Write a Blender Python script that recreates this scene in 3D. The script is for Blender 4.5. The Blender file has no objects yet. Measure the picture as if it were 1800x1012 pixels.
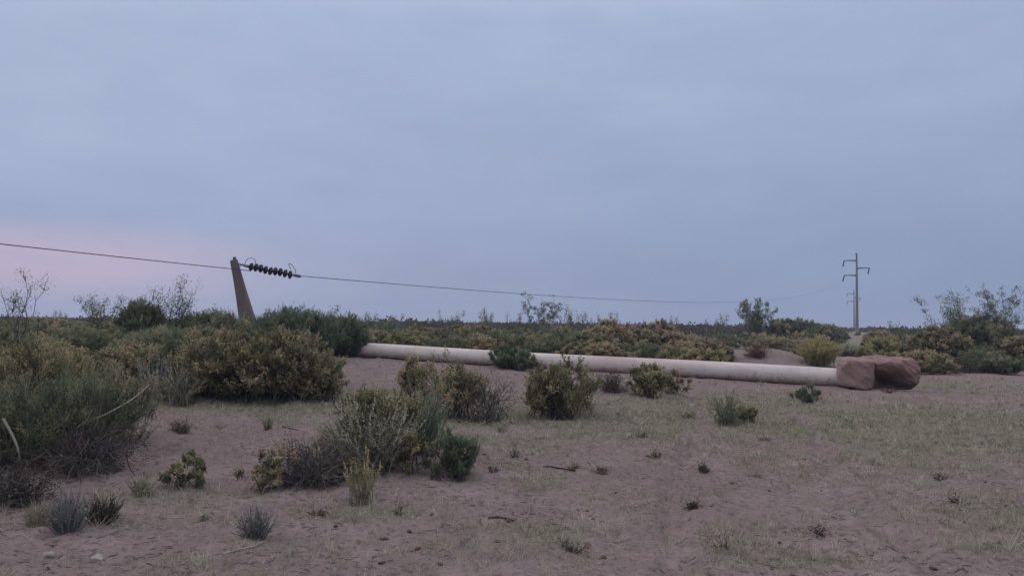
import bpy, math, random
import numpy as np
from mathutils import Matrix, Vector

S = bpy.context.scene
COL = S.collection

# ------------------------------------------------------------------ camera
FPX = 1400.0                     # focal length in pixels of an 1800 px wide frame
EYE = np.array([0.0, 0.0, 1.6])
HZ, ROLL = 571.0, 0.0145         # horizon height at mid frame, slope of the tilted horizon
pitch, roll = math.atan((HZ - 506.0) / FPX), math.atan(ROLL)
_r, _f = np.array([1.0, 0, 0]), np.array([0, math.cos(pitch), math.sin(pitch)])
_u = np.array([0, -math.sin(pitch), math.cos(pitch)])
CR, CU = _r * math.cos(roll) + _u * math.sin(roll), _u * math.cos(roll) - _r * math.sin(roll)
cd = bpy.data.cameras.new('camera')
cam = bpy.data.objects.new('camera', cd)
COL.objects.link(cam)
cd.sensor_width = 36.0
cd.lens = 36.0 * FPX / 1800.0
cd.clip_start, cd.clip_end = 0.05, 6000.0
cam.matrix_world = Matrix(((CR[0], CU[0], -_f[0], EYE[0]), (CR[1], CU[1], -_f[1], EYE[1]),
                           (CR[2], CU[2], -_f[2], EYE[2]), (0, 0, 0, 1)))
S.camera = cam

# ------------------------------------------------------------------ dusk sky and light
S.view_settings.view_transform = 'Standard'
S.view_settings.look = 'None'
S.view_settings.exposure = 0.0
S.view_settings.gamma = 1.0
S.cycles.max_bounces = 6
S.cycles.transparent_max_bounces = 4
S.cycles.filter_width = 1.5

SUN_EL, SUN_AZ = math.radians(42.0), math.radians(-75.0)      # soft after-glow from the left
W = bpy.data.worlds.new('World')
S.world = W
W.use_nodes = True
nt = W.node_tree
nt.nodes.clear()


def N(nt, t, **kw):
    n = nt.nodes.new(t)
    for k, v in kw.items():
        if k.startswith('i_'):
            n.inputs[k[2:].replace('_', ' ')].default_value = v
        else:
            setattr(n, k, v)
    return n


def L(nt, a, b):
    nt.links.new(a, b)


def srgb(r, g, b):
    f = lambda c: c / 12.92 if c <= 0.04045 else ((c + 0.055) / 1.055) ** 2.4
    return (f(r / 255), f(g / 255), f(b / 255), 1.0)


def ramp(nt, fac, stops, interp='LINEAR'):
    n = nt.nodes.new('ShaderNodeValToRGB')
    cr = n.color_ramp
    cr.interpolation = interp
    while len(cr.elements) < len(stops):
        cr.elements.new(0.5)
    for e, (p, c) in zip(cr.elements, stops):
        e.position = p
        e.color = c if len(c) == 4 else (*c, 1)
    if fac is not None:
        L(nt, fac, n.inputs['Fac'])
    return n.outputs['Color']


def mixc(nt, fac, a, b, mode='MIX'):
    n = nt.nodes.new('ShaderNodeMix')
    n.data_type = 'RGBA'
    n.blend_type = mode
    for s, v in ((n.inputs[0], fac), (n.inputs[6], a), (n.inputs[7], b)):
        if hasattr(v, 'is_linked'):
            L(nt, v, s)
        else:
            s.default_value = v
    return n.outputs[2]


def mth(nt, op, a, b=0.0, c=0.0, clamp=False):
    n = nt.nodes.new('ShaderNodeMath')
    n.operation = op
    n.use_clamp = clamp
    for s, v in zip(n.inputs, (a, b, c)):
        if hasattr(v, 'is_linked'):
            L(nt, v, s)
        else:
            s.default_value = v
    return n.outputs[0]


def mapr(nt, v, a, b, c=0.0, d=1.0):
    n = nt.nodes.new('ShaderNodeMapRange')
    n.interpolation_type = 'SMOOTHSTEP'
    for s, x in zip(n.inputs, (v, a, b, c, d)):
        if hasattr(x, 'is_linked'):
            L(nt, x, s)
        else:
            s.default_value = x
    return n.outputs[0]


tc = N(nt, 'ShaderNodeTexCoord')
sep = N(nt, 'ShaderNodeSeparateXYZ')
L(nt, tc.outputs['Generated'], sep.inputs[0])
gx, gz = sep.outputs['X'], sep.outputs['Z']
right = ramp(nt, gz, [(0.0, srgb(133, 150, 184)), (0.06, srgb(131, 150, 186)), (0.16, srgb(145, 162, 197)),
                      (0.36, srgb(157, 175, 209)), (0.60, (0.90, 0.94, 1.10)), (1.0, (1.20, 1.22, 1.40))])
left = ramp(nt, gz, [(0.0, srgb(158, 166, 196)), (0.06, srgb(157, 166, 198)), (0.13, srgb(155, 170, 203)),
                     (0.36, srgb(169, 185, 215)), (0.60, (0.92, 0.95, 1.10)), (1.0, (1.20, 1.22, 1.40))])
az = mapr(nt, gx, -0.5, 0.5)
base = mixc(nt, az, left, right)
# pink after-glow low on the left
mp = N(nt, 'ShaderNodeMapping')
mp.inputs['Scale'].default_value = (2.2, 2.2, 14.0)
L(nt, tc.outputs['Generated'], mp.inputs['Vector'])
n1 = N(nt, 'ShaderNodeTexNoise', i_Scale=1.6, i_Detail=4.0, i_Roughness=0.55)
L(nt, mp.outputs[0], n1.inputs['Vector'])
pz = mth(nt, 'MULTIPLY', mapr(nt, gz, -0.01, 0.07), mapr(nt, gz, 0.115, 0.068))
px_ = mapr(nt, gx, -0.22, -0.50)
pink = mth(nt, 'MULTIPLY', mth(nt, 'MULTIPLY', pz, px_), mth(nt, 'ADD', 0.45, n1.outputs[0]), clamp=True)
base = mixc(nt, mth(nt, 'MULTIPLY', pink, 0.85), base, srgb(204, 177, 203))
# thin even cloud, a little streaky
mp2 = N(nt, 'ShaderNodeMapping')
mp2.inputs['Scale'].default_value = (1.0, 1.0, 4.5)
mp2.inputs['Rotation'].default_value = (0, 0.12, 0)
L(nt, tc.outputs['Generated'], mp2.inputs['Vector'])
n2 = N(nt, 'ShaderNodeTexNoise', i_Scale=2.6, i_Detail=6.0, i_Roughness=0.58)
L(nt, mp2.outputs[0], n2.inputs['Vector'])
cl = ramp(nt, n2.outputs[0], [(0.3, (0.945, 0.945, 0.955)), (0.7, (1.07, 1.055, 1.03))])
base = mixc(nt, 1.0, base, cl, 'MULTIPLY')
mp3 = N(nt, 'ShaderNodeMapping')
mp3.inputs['Scale'].default_value = (1.0, 1.0, 2.2)
mp3.inputs['Rotation'].default_value = (0, -0.5, 0.3)
L(nt, tc.outputs['Generated'], mp3.inputs['Vector'])
n3 = N(nt, 'ShaderNodeTexNoise', i_Scale=7.5, i_Detail=7.0, i_Roughness=0.62)
L(nt, mp3.outputs[0], n3.inputs['Vector'])
base = mixc(nt, 1.0, base, ramp(nt, n3.outputs[0], [(0.33, (0.965, 0.968, 0.975)), (0.68, (1.04, 1.034, 1.026))]), 'MULTIPLY')
sky = N(nt, 'ShaderNodeTexSky')
sky.sky_type = 'NISHITA'
sky.sun_disc = False
sky.sun_elevation = SUN_EL
sky.sun_rotation = SUN_AZ
hs_ = N(nt, 'ShaderNodeHueSaturation', i_Saturation=0.93)
L(nt, base, hs_.inputs['Color'])
base = hs_.outputs[0]
bg1 = N(nt, 'ShaderNodeBackground', i_Strength=1.05)
L(nt, base, bg1.inputs['Color'])
bg2 = N(nt, 'ShaderNodeBackground', i_Strength=0.05)
L(nt, sky.outputs[0], bg2.inputs['Color'])
mxs = N(nt, 'ShaderNodeMixShader')
mxs.inputs[0].default_value = 0.06
L(nt, bg1.outputs[0], mxs.inputs[1])
L(nt, bg2.outputs[0], mxs.inputs[2])
wo = N(nt, 'ShaderNodeOutputWorld')
L(nt, mxs.outputs[0], wo.inputs[0])

sl = bpy.data.lights.new('sun', 'SUN')
sl.energy = 0.6
sl.angle = math.radians(50)
sl.color = (0.97, 0.94, 1.0)
sun = bpy.data.objects.new('sun', sl)
COL.objects.link(sun)
_sd = Vector((math.sin(SUN_AZ) * math.cos(SUN_EL), math.cos(SUN_AZ) * math.cos(SUN_EL), math.sin(SUN_EL)))
sun.rotation_euler = _sd.to_track_quat('Z', 'Y').to_euler()

# ------------------------------------------------------------------ numeric helpers


def _hash(ix, iy, seed):
    h = (ix * 374761393 + iy * 668265263 + seed * 1442695041) & 0xFFFFFFFF
    h = ((h ^ (h >> 13)) * 1274126177) & 0xFFFFFFFF
    return ((h ^ (h >> 16)) & 0xFFFF) / 65535.0


def vnoise(x, y, seed=0):
    x, y = np.asarray(x, float), np.asarray(y, float)
    ix, iy = np.floor(x).astype(np.int64), np.floor(y).astype(np.int64)
    fx, fy = x - ix, y - iy
    fx, fy = fx * fx * (3 - 2 * fx), fy * fy * (3 - 2 * fy)
    a, b = _hash(ix, iy, seed), _hash(ix + 1, iy, seed)
    c, d = _hash(ix, iy + 1, seed), _hash(ix + 1, iy + 1, seed)
    return (a + (b - a) * fx) * (1 - fy) + (c + (d - c) * fx) * fy


def fbm(x, y, oct=4, seed=0):
    s, a, t = 0.0, 1.0, 0.0
    for i in range(oct):
        s = s + a * vnoise(np.asarray(x) * 2 ** i + 7.3 * i, np.asarray(y) * 2 ** i - 3.1 * i, seed + i)
        t += a
        a *= 0.5
    return s / t


def sst(a, b, x):
    t = np.clip((np.asarray(x, float) - a) / (b - a), 0, 1)
    return t * t * (3 - 2 * t)


MOUNDS = []      # (x, y, radius, height)
BANK = []        # soil line under the fallen pole


def hgt(x, y):
    x, y = np.asarray(x, float), np.asarray(y, float)
    r = np.hypot(x, y)
    z = 0.037 * np.clip(9.0 - x, 0, 24) * sst(9, 23, y) * (1 - 0.5 * sst(28, 60, y))
    z = z + 1.0 * sst(40, 170, r) * sst(-40, 40, y) * sst(-60, 30, x)
    z = z + 0.16 * (fbm(x * 0.22, y * 0.22, 3, 5) - 0.5) * sst(2, 8, r)
    z = z + 0.07 * (fbm(x * 1.1, y * 1.1, 3, 9) - 0.5)
    near = 1 - sst(20, 45, r)
    z = z + 0.075 * (fbm(x * 3.3, y * 3.3, 3, 21) - 0.5) * near
    z = z + 0.036 * (fbm(x * 11.0, y * 11.0, 2, 31) - 0.5) * near
    for off in (0.0, 1.7):
        d = (x - 1.1 - off - 0.24 * (y - 5.2) - 0.12 * np.sin(y * 0.6)) / 1.03
        z = z - 0.05 * np.exp(-(d / 0.11) ** 2) * (0.4 + vnoise(y * 1.7, y * 0 + off, 15)) * sst(3, 4.5, y) * (1 - sst(14, 22, y)) \
            + 0.022 * np.exp(-((np.abs(d) - 0.19) / 0.08) ** 2) * sst(3, 4.5, y) * (1 - sst(14, 22, y))
    for mx, my, mr, mh in MOUNDS:
        z = z + mh * np.exp(-((x - mx) ** 2 + (y - my) ** 2) / (mr * mr))
    for pa, pb in BANK:
        dx, dy = pb[0] - pa[0], pb[1] - pa[1]
        t = np.clip(((x - pa[0]) * dx + (y - pa[1]) * dy) / (dx * dx + dy * dy), -0.04, 1.3)
        d = np.hypot(x - pa[0] - t * dx, y - pa[1] - t * dy)
        zt = pa[2] + (pb[2] - pa[2]) * t - 0.225 + 0.07 * (fbm(x * 2.3, y * 2.3, 3, 57) - 0.5) + 0.03 * (fbm(x * 9, y * 9, 2, 58) - 0.5)
        w = np.exp(-(d / 0.9) ** 2)
        z = z * (1 - w) + zt * w
    return z


def ray(px, py):
    d = _f + CR * ((px - 900.0) / FPX) + CU * ((506.0 - py) / FPX)
    return d


def at_depth(px, py, Y):
    d = ray(px, py)
    return EYE + d * (Y / d[1])


def on_ground(px, py):
    d = ray(px, py)
    t = np.geomspace(1.5, 900, 6000)
    P = EYE[None] + d[None] * t[:, None]
    below = np.nonzero(P[:, 2] < hgt(P[:, 0], P[:, 1]))[0]
    if len(below) == 0:
        k = len(t) - 1
    else:
        k = below[0]
    p = P[k]
    return np.array([p[0], p[1], float(hgt(p[0], p[1]))])


PB = at_depth(1482, 665, 21.6)            # centre of the shaft where it leaves the footing
PT = at_depth(640, 615.5, 24.6)           # where it vanishes into the green shrub
BANK.append((PB, PT))

# hummocks: behind the pole, under the shrubs of the foreground
for px, py, mr, mh in ((1355, 640, 1.7, 0.7), (1305, 632, 1.0, 0.25), (1420, 622, 1.2, 0.3), (1700, 648, 1.6, 0.35), (1640, 640, 1.5, 0.2), (655, 812, 1.1, 0.16), (1060, 788, 0.7, 0.10),
                       (1085, 690, 0.8, 0.16), (980, 715, 0.9, 0.12), (120, 800, 1.8, 0.2), (450, 690, 2.2, 0.2)):
    p = on_ground(px, py)
    MOUNDS.append((p[0], p[1], mr, mh))

# ------------------------------------------------------------------ mesh helpers


def link(name, me, mats, parent=None):
    o = bpy.data.objects.new(name, me)
    COL.objects.link(o)
    if parent is not None:
        o.parent = parent
    for m in mats:
        if m.name not in [x.name for x in me.materials if x]:
            me.materials.append(m)
    return o


class MB:
    """quads collected in numpy arrays, with one tint value per face"""

    def __init__(s):
        s.v, s.f, s.t, s.m, s.n = [], [], [], [], 0

    def quads(s, q, tint=0.5, mat=0):
        q = np.asarray(q, float)
        k = len(q)
        if k == 0:
            return
        s.v.append(q.reshape(-1, 3))
        s.f.append(np.arange(4 * k).reshape(k, 4) + s.n)
        s.t.append(np.broadcast_to(np.asarray(tint, float), (k,)).copy())
        s.m.append(np.full(k, mat))
        s.n += 4 * k

    def grid(s, v, f, tint=0.5, mat=0):
        v, f = np.asarray(v, float), np.asarray(f)
        s.v.append(v)
        s.f.append(f + s.n)
        s.t.append(np.broadcast_to(np.asarray(tint, float), (len(f),)).copy())
        s.m.append(np.full(len(f), mat))
        s.n += len(v)

    def tubes(s, P, R, tint=0.5, mat=0, sides=3):
        """P (n,k,3) paths, R (n,k) radii"""
        P = np.asarray(P, float)
        n, k, _ = P.shape
        if n == 0:
            return
        R = np.broadcast_to(np.asarray(R, float), (n, k))
        T = np.gradient(P, axis=1)
        T /= np.linalg.norm(T, axis=2, keepdims=True) + 1e-9
        ref = np.where(np.abs(T[:, :1, 2:3]) > 0.8, np.array([1.0, 0.13, 0]), np.array([0.07, 0.05, 1.0]))
        A = np.cross(T, np.broadcast_to(ref, T.shape))
        A /= np.linalg.norm(A, axis=2, keepdims=True) + 1e-9
        B = np.cross(T, A)
        an = np.arange(sides) * 2 * math.pi / sides
        V = P[:, :, None] + R[:, :, None, None] * (A[:, :, None] * np.cos(an)[None, None, :, None] + B[:, :, None] * np.sin(an)[None, None, :, None])
        idx = np.arange(n * k * sides).reshape(n, k, sides)
        a, b = idx[:, :-1], idx[:, 1:]
        f = np.stack([a, np.roll(a, -1, 2), np.roll(b, -1, 2), b], -1).reshape(-1, 4)
        tt = np.repeat(np.broadcast_to(np.asarray(tint, float), (n,)), (k - 1) * sides)
        s.grid(V.reshape(-1, 3), f, tt, mat)

    def build(s, name, smooth=False):
        me = bpy.data.meshes.new(name)
        v, f = np.concatenate(s.v), np.concatenate(s.f)
        me.vertices.add(len(v))
        me.vertices.foreach_set('co', v.astype(np.float32).ravel())
        me.loops.add(f.size)
        me.loops.foreach_set('vertex_index', f.astype(np.int32).ravel())
        me.polygons.add(len(f))
        me.polygons.foreach_set('loop_start', (np.arange(len(f)) * f.shape[1]).astype(np.int32))
        me.polygons.foreach_set('material_index', np.concatenate(s.m).astype(np.int32))
        me.polygons.foreach_set('use_smooth', np.full(len(f), smooth))
        at = me.attributes.new('tint', 'FLOAT', 'FACE')
        at.data.foreach_set('value', np.concatenate(s.t).astype(np.float32))
        me.update()
        me.validate()
        return me


def tag(o, label=None, cat=None, group=None, kind=None):
    for k, v in (('label', label), ('category', cat), ('group', group), ('kind', kind)):
        if v:
            o[k] = v
    return o


def thing(name, loc, label, cat, group=None, rz=0.0):
    o = bpy.data.objects.new(name, None)
    o.empty_display_size = 0.1
    COL.objects.link(o)
    o.location = loc
    o.rotation_euler.z = rz
    return tag(o, label, cat, group)


# ------------------------------------------------------------------ materials


def new_mat(name):
    m = bpy.data.materials.new(name)
    m.use_nodes = True
    m.node_tree.nodes.clear()
    return m, m.node_tree


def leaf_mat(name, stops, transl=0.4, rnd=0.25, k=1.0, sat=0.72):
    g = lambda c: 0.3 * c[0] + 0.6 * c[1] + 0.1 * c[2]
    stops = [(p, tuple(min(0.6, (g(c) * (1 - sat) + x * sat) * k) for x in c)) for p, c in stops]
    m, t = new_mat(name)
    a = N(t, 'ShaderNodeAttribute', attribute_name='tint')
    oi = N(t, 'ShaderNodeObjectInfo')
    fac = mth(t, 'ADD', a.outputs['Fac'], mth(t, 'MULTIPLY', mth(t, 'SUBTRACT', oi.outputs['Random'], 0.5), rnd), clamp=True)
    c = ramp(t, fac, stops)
    d = N(t, 'ShaderNodeBsdfDiffuse', i_Roughness=0.6)
    tr = N(t, 'ShaderNodeBsdfTranslucent')
    L(t, c, d.inputs['Color'])
    L(t, c, tr.inputs['Color'])
    mx = N(t, 'ShaderNodeMixShader')
    mx.inputs[0].default_value = transl
    L(t, d.outputs[0], mx.inputs[1])
    L(t, tr.outputs[0], mx.inputs[2])
    o = N(t, 'ShaderNodeOutputMaterial')
    L(t, mx.outputs[0], o.inputs[0])
    return m


M = {}
M['jarilla'] = leaf_mat('jarilla_leaf', [(0.0, (0.070, 0.066, 0.034)), (0.3, (0.150, 0.130, 0.062)), (0.55, (0.25, 0.20, 0.095)),
                                         (0.82, (0.36, 0.28, 0.15)), (1.0, (0.27, 0.135, 0.075))], rnd=0.18, k=1.65, sat=0.74)
M['green_jarilla'] = leaf_mat('green_jarilla_leaf', [(0.0, (0.058, 0.062, 0.026)), (0.4, (0.125, 0.120, 0.045)), (0.75, (0.235, 0.195, 0.08)),
                                                     (1.0, (0.34, 0.26, 0.13))], k=1.7, sat=0.74)
M['feather'] = leaf_mat('broom_leaf', [(0.0, (0.055, 0.070, 0.034)), (0.45, (0.105, 0.122, 0.055)), (0.8, (0.165, 0.165, 0.078)), (1.0, (0.26, 0.21, 0.11))], k=1.75)
M['far'] = leaf_mat('far_scrub_leaf', [(0.0, (0.045, 0.045, 0.03)), (0.5, (0.085, 0.08, 0.048)), (1.0, (0.14, 0.11, 0.065))])
M['soft_green'] = leaf_mat('soft_green_leaf', [(0.0, (0.060, 0.090, 0.046)), (0.5, (0.115, 0.155, 0.076)), (1.0, (0.19, 0.21, 0.10))], k=1.45)
M['sage'] = leaf_mat('sage_leaf', [(0.0, (0.125, 0.140, 0.082)), (0.5, (0.23, 0.235, 0.135)), (1.0, (0.38, 0.34, 0.21))], k=1.45)
M['yellow'] = leaf_mat('yellow_green_leaf', [(0.0, (0.14, 0.125, 0.026)), (0.5, (0.27, 0.225, 0.05)), (1.0, (0.40, 0.32, 0.12))], k=1.3, sat=0.74)
M['straw'] = leaf_mat('straw_blade', [(0.0, (0.14, 0.125, 0.065)), (0.45, (0.30, 0.26, 0.155)), (0.75, (0.46, 0.39, 0.26)), (1.0, (0.62, 0.54, 0.40))], 0.15, 0.0)
M['grey'] = leaf_mat('grey_blade', [(0.0, (0.10, 0.10, 0.085)), (0.5, (0.20, 0.20, 0.175)), (1.0, (0.36, 0.35, 0.31))], 0.1)
M['rust'] = leaf_mat('rust_leaf', [(0.0, (0.09, 0.045, 0.032)), (0.5, (0.17, 0.085, 0.055)), (1.0, (0.26, 0.16, 0.10))])
M['brown_tuft'] = leaf_mat('brown_blade', [(0.0, (0.045, 0.033, 0.026)), (0.6, (0.10, 0.072, 0.050)), (1.0, (0.17, 0.13, 0.09))], 0.1)
M['bark'] = leaf_mat('bark', [(0.0, (0.055, 0.047, 0.042)), (0.6, (0.13, 0.11, 0.095)), (1.0, (0.33, 0.29, 0.24))], 0.0)


def concrete_mat(name, c1, c2, scale, bump=0.25, streak=None, stain=None):
    m, t = new_mat(name)
    tcn = N(t, 'ShaderNodeTexCoord')
    mpn = N(t, 'ShaderNodeMapping')
    if streak:
        mpn.inputs['Scale'].default_value = streak
    L(t, tcn.outputs['Object'], mpn.inputs['Vector'])
    a = N(t, 'ShaderNodeTexNoise', i_Scale=scale, i_Detail=6.0, i_Roughness=0.65)
    L(t, mpn.outputs[0], a.inputs['Vector'])
    c = ramp(t, a.outputs[0], [(0.3, c1), (0.7, c2)])
    if stain:
        b = N(t, 'ShaderNodeTexNoise', i_Scale=scale * 0.25, i_Detail=5.0, i_Roughness=0.7)
        L(t, mpn.outputs[0], b.inputs['Vector'])
        c = mixc(t, mapr(t, b.outputs[0], 0.5, 0.68), c, (*stain, 1))
    fine = N(t, 'ShaderNodeTexNoise', i_Scale=scale * 12, i_Detail=4.0)
    L(t, tcn.outputs['Object'], fine.inputs['Vector'])
    bp = N(t, 'ShaderNodeBump', i_Strength=bump, i_Distance=0.02)
    L(t, mth(t, 'ADD', a.outputs[0], mth(t, 'MULTIPLY', fine.outputs[0], 0.4)), bp.inputs['Height'])
    p = N(t, 'ShaderNodeBsdfPrincipled', i_Roughness=0.9)
    p.inputs['Specular IOR Level'].default_value = 0.2
    L(t, c, p.inputs['Base Color'])
    L(t, bp.outputs[0], p.inputs['Normal'])
    o = N(t, 'ShaderNodeOutputMaterial')
    L(t, p.outputs[0], o.inputs[0])
    return m


M['pole'] = concrete_mat('pole_concrete', (0.44, 0.375, 0.34), (0.60, 0.53, 0.485), 3.0, 0.15, (0.35, 1.6, 1.6), (0.40, 0.31, 0.265))
mpole, tp = M['pole'], M['pole'].node_tree
pr = [n for n in tp.nodes if n.type == 'BSDF_PRINCIPLED'][0]
src = pr.inputs['Base Color'].links[0].from_socket
tcp = [n for n in tp.nodes if n.type == 'TEX_COORD'][0]
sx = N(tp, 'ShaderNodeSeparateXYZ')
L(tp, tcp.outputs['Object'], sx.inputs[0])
blot = N(tp, 'ShaderNodeTexNoise', i_Scale=5.5, i_Detail=7.0, i_Roughness=0.72)
L(tp, tcp.outputs['Object'], blot.inputs['Vector'])
c_ = mixc(tp, mapr(tp, blot.outputs[0], 0.56, 0.66, 0, 0.55), src, (0.33, 0.27, 0.235, 1))
under_shade = mth(tp, 'ADD', mth(tp, 'MULTIPLY', sx.outputs['Z'], -2.4), mth(tp, 'MULTIPLY', mth(tp, 'SUBTRACT', blot.outputs[0], 0.5), 1.5))  # brown underside: mostly shade and ground bounce, painted in with a mottled edge
c_ = mixc(tp, mapr(tp, under_shade, 0.05, 0.5, 0, 0.75), c_, (0.30, 0.20, 0.165, 1))
mw_ = N(tp, 'ShaderNodeMapping')
mw_.inputs['Scale'].default_value = (1.0, 0.15, 0.15)
L(tp, tcp.outputs['Object'], mw_.inputs['Vector'])
crk = N(tp, 'ShaderNodeTexVoronoi', feature='DISTANCE_TO_EDGE', i_Scale=0.8)
L(tp, mw_.outputs[0], crk.inputs['Vector'])
c_ = mixc(tp, mapr(tp, crk.outputs['Distance'], 0.004, 0.0, 0, 0.16), c_, (0.16, 0.13, 0.115, 1))
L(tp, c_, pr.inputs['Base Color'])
M['arm'] = concrete_mat('arm_concrete', (0.10, 0.083, 0.076), (0.165, 0.138, 0.125), 4.0, 0.3, (1.5, 1.5, 0.3), (0.17, 0.12, 0.10))
M['footing'] = concrete_mat('earthy_concrete', (0.17, 0.102, 0.090), (0.285, 0.185, 0.166), 4.0, 1.0, None, (0.135, 0.072, 0.06))
M['collar'] = concrete_mat('earthy_collar', (0.195, 0.128, 0.115), (0.30, 0.205, 0.188), 4.0, 1.0, None, (0.17, 0.10, 0.088))
M['far_pole'] = concrete_mat('standing_concrete', (0.13, 0.118, 0.115), (0.19, 0.168, 0.155), 1.0, 0.1)
M['stone'] = concrete_mat('pale_stone', (0.24, 0.205, 0.18), (0.42, 0.37, 0.33), 22.0, 0.8, None, (0.22, 0.16, 0.14))
M['clod'] = concrete_mat('clod_earth', (0.05, 0.034, 0.028), (0.12, 0.08, 0.065), 20.0, 0.5)


def plain_mat(name, col, rough=0.5, metal=0.0):
    m, t = new_mat(name)
    p = N(t, 'ShaderNodeBsdfPrincipled', i_Roughness=rough, i_Metallic=metal)
    tcn = N(t, 'ShaderNodeTexCoord')
    a = N(t, 'ShaderNodeTexNoise', i_Scale=9.0, i_Detail=4.0)
    L(t, tcn.outputs['Object'], a.inputs['Vector'])
    k = [x * 0.7 for x in col], [min(1, x * 1.3) for x in col]
    L(t, ramp(t, a.outputs[0], [(0.3, tuple(k[0])), (0.7, tuple(k[1]))]), p.inputs['Base Color'])
    o = N(t, 'ShaderNodeOutputMaterial')
    L(t, p.outputs[0], o.inputs[0])
    return m


M['glass'] = plain_mat('dark_glazed_disc', (0.018, 0.020, 0.028), 0.3)
M['steel'] = plain_mat('weathered_steel', (0.10, 0.10, 0.105), 0.55, 0.6)
M['wire'] = plain_mat('weathered_wire', (0.055, 0.055, 0.065), 0.6, 0.3)

# ------------------------------------------------------------------ ground cover map and ground

COVER = []    # (x, y, rx, ry, amount)
for px, py, rx, ry, am in ((1100, 730, 3.2, 2.6, 0.75), (1420, 730, 5.0, 4.5, 0.95), (1700, 745, 4.5, 4.0, 0.9), (960, 775, 1.8, 1.1, 0.6),
                           (1500, 600, 9, 20, 0.95), (470, 708, 2.6, 1.2, 1.0), (640, 700, 1.5, 1.5, 0.7), (300, 880, 0.8, 0.6, 0.5), (820, 745, 1.4, 0.7, 0.6), (660, 900, 0.7, 0.4, 0.4), (1560, 850, 1.4, 1.6, 0.35), (1280, 955, 0.5, 0.35, 0.35), (1760, 960, 0.6, 0.6, 0.45), (900, 950, 0.7, 0.4, 0.4), (1750, 900, 0.9, 1.0, 0.5), (250, 890, 0.9, 0.7, 0.35),
                           (1280, 940, 0.45, 0.35, 0.35), (690, 660, 2.4, 1.2, 0.15), (1650, 680, 3.5, 3.0, 0.6), (900, 745, 1.5, 0.8, 0.5)):
    p = on_ground(px, py)
    COVER.append((p[0], p[1], rx, ry, am))


def cover(x, y):
    c = 0.0
    for cx, cy, rx, ry, am in COVER:
        c = np.maximum(c, am * np.exp(-(((x - cx) / rx) ** 2 + ((y - cy) / ry) ** 2)))
    r = np.hypot(x, y)
    c = np.maximum(c, 0.55 * sst(30, 60, r))
    uu = np.where(np.asarray(y) > 1, np.asarray(x) / np.maximum(y, 1), 0)
    c = np.maximum(c, 1.0 * sst(0.37, 0.40, uu) * (1 - sst(0.46, 0.49, uu)) * sst(30, 42, y))
    for off in (0.0, 1.7):
        d = (x - 1.1 - off - 0.24 * (y - 5.2) - 0.12 * np.sin(y * 0.6)) / 1.03
        c = c * (1 - 0.75 * np.exp(-(d / 0.17) ** 2) * (1 - sst(14, 22, y)))
    n = fbm(x * 0.9, y * 0.9, 4, 77)
    return np.clip(c * (0.45 + 1.1 * n) + 0.9 * sst(0.60, 0.75, n) * 0.35, 0, 1)


ang = np.concatenate([np.linspace(-180, -44, 60, endpoint=False), np.linspace(-44, 44, 620, endpoint=False), np.linspace(44, 180, 60, endpoint=False)])
rad = np.concatenate([np.geomspace(0.4, 3.5, 14, endpoint=False), np.geomspace(3.5, 45, 420, endpoint=False), np.geomspace(45, 1150, 80)])
ar = np.radians(ang)
GX, GY = rad[:, None] * np.sin(ar)[None], rad[:, None] * np.cos(ar)[None]
GZ = hgt(GX, GY)
nr, na = GX.shape
idx = np.arange(nr * na).reshape(nr, na)
a, b = idx[:-1], idx[1:]
f = np.stack([a, b, np.roll(b, -1, 1), np.roll(a, -1, 1)], -1).reshape(-1, 4)[:, ::-1]
g = MB()
V = np.stack([GX, GY, GZ], -1).reshape(-1, 3)
g.grid(V, f)
# close the small hole under the photographer
c0 = np.array([[0, 0, float(hgt(0, 0))]])
ring = idx[0]
me = None
fan = np.stack([np.full(na // 2, nr * na), ring[0::2], ring[1::2], np.roll(ring, -2)[0::2]], -1)
g.v[0] = np.concatenate([V, c0])
g.n += 1
g.f.append(fan[:, ::-1])
g.t.append(np.full(len(fan), 0.5))
g.m.append(np.zeros(len(fan)))
gme = g.build('ground', True)
VV = np.concatenate([V, c0])
ca = gme.attributes.new('cover', 'FLOAT', 'POINT')
ca.data.foreach_set('value', cover(VV[:, 0], VV[:, 1]).astype(np.float32))

m, t = new_mat('sandy_ground')
tcn = N(t, 'ShaderNodeTexCoord')
P_ = tcn.outputs['Object']


def noi(scale, detail=5.0, rough=0.6):
    n = N(t, 'ShaderNodeTexNoise', i_Scale=scale, i_Detail=detail, i_Roughness=rough)
    L(t, P_, n.inputs['Vector'])
    return n.outputs[0]


nb, nm, nf, ns = noi(0.45), noi(2.3, 6), noi(16, 5, 0.7), noi(60, 3, 0.7)
sand = ramp(t, nb, [(0.3, (0.235, 0.182, 0.176)), (0.5, (0.270, 0.202, 0.190)), (0.7, (0.277, 0.218, 0.203))])
sand = mixc(t, mapr(t, noi(0.9, 4), 0.42, 0.66), sand, (0.300, 0.235, 0.228, 1))
sand = mixc(t, mapr(t, nm, 0.35, 0.7), sand, (0.228, 0.180, 0.170, 1))
sand = mixc(t, 0.9, sand, ramp(t, nf, [(0.30, (0.42, 0.39, 0.37)), (0.47, (1, 1, 1)), (0.72, (1.28, 1.24, 1.18))]), 'MULTIPLY')
gr = ramp(t, nf, [(0.3, (0.145, 0.132, 0.095)), (0.55, (0.250, 0.222, 0.160)), (0.75, (0.34, 0.295, 0.215))])
ca_ = N(t, 'ShaderNodeAttribute', attribute_name='cover')
gm = mapr(t, mth(t, 'ADD', ca_.outputs['Fac'], mth(t, 'MULTIPLY', mth(t, 'SUBTRACT', mth(t, 'ADD', mth(t, 'MULTIPLY', nm, 0.5), mth(t, 'MULTIPLY', nf, 0.5)), 0.5), 1.3)), 0.12, 0.75)
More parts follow.
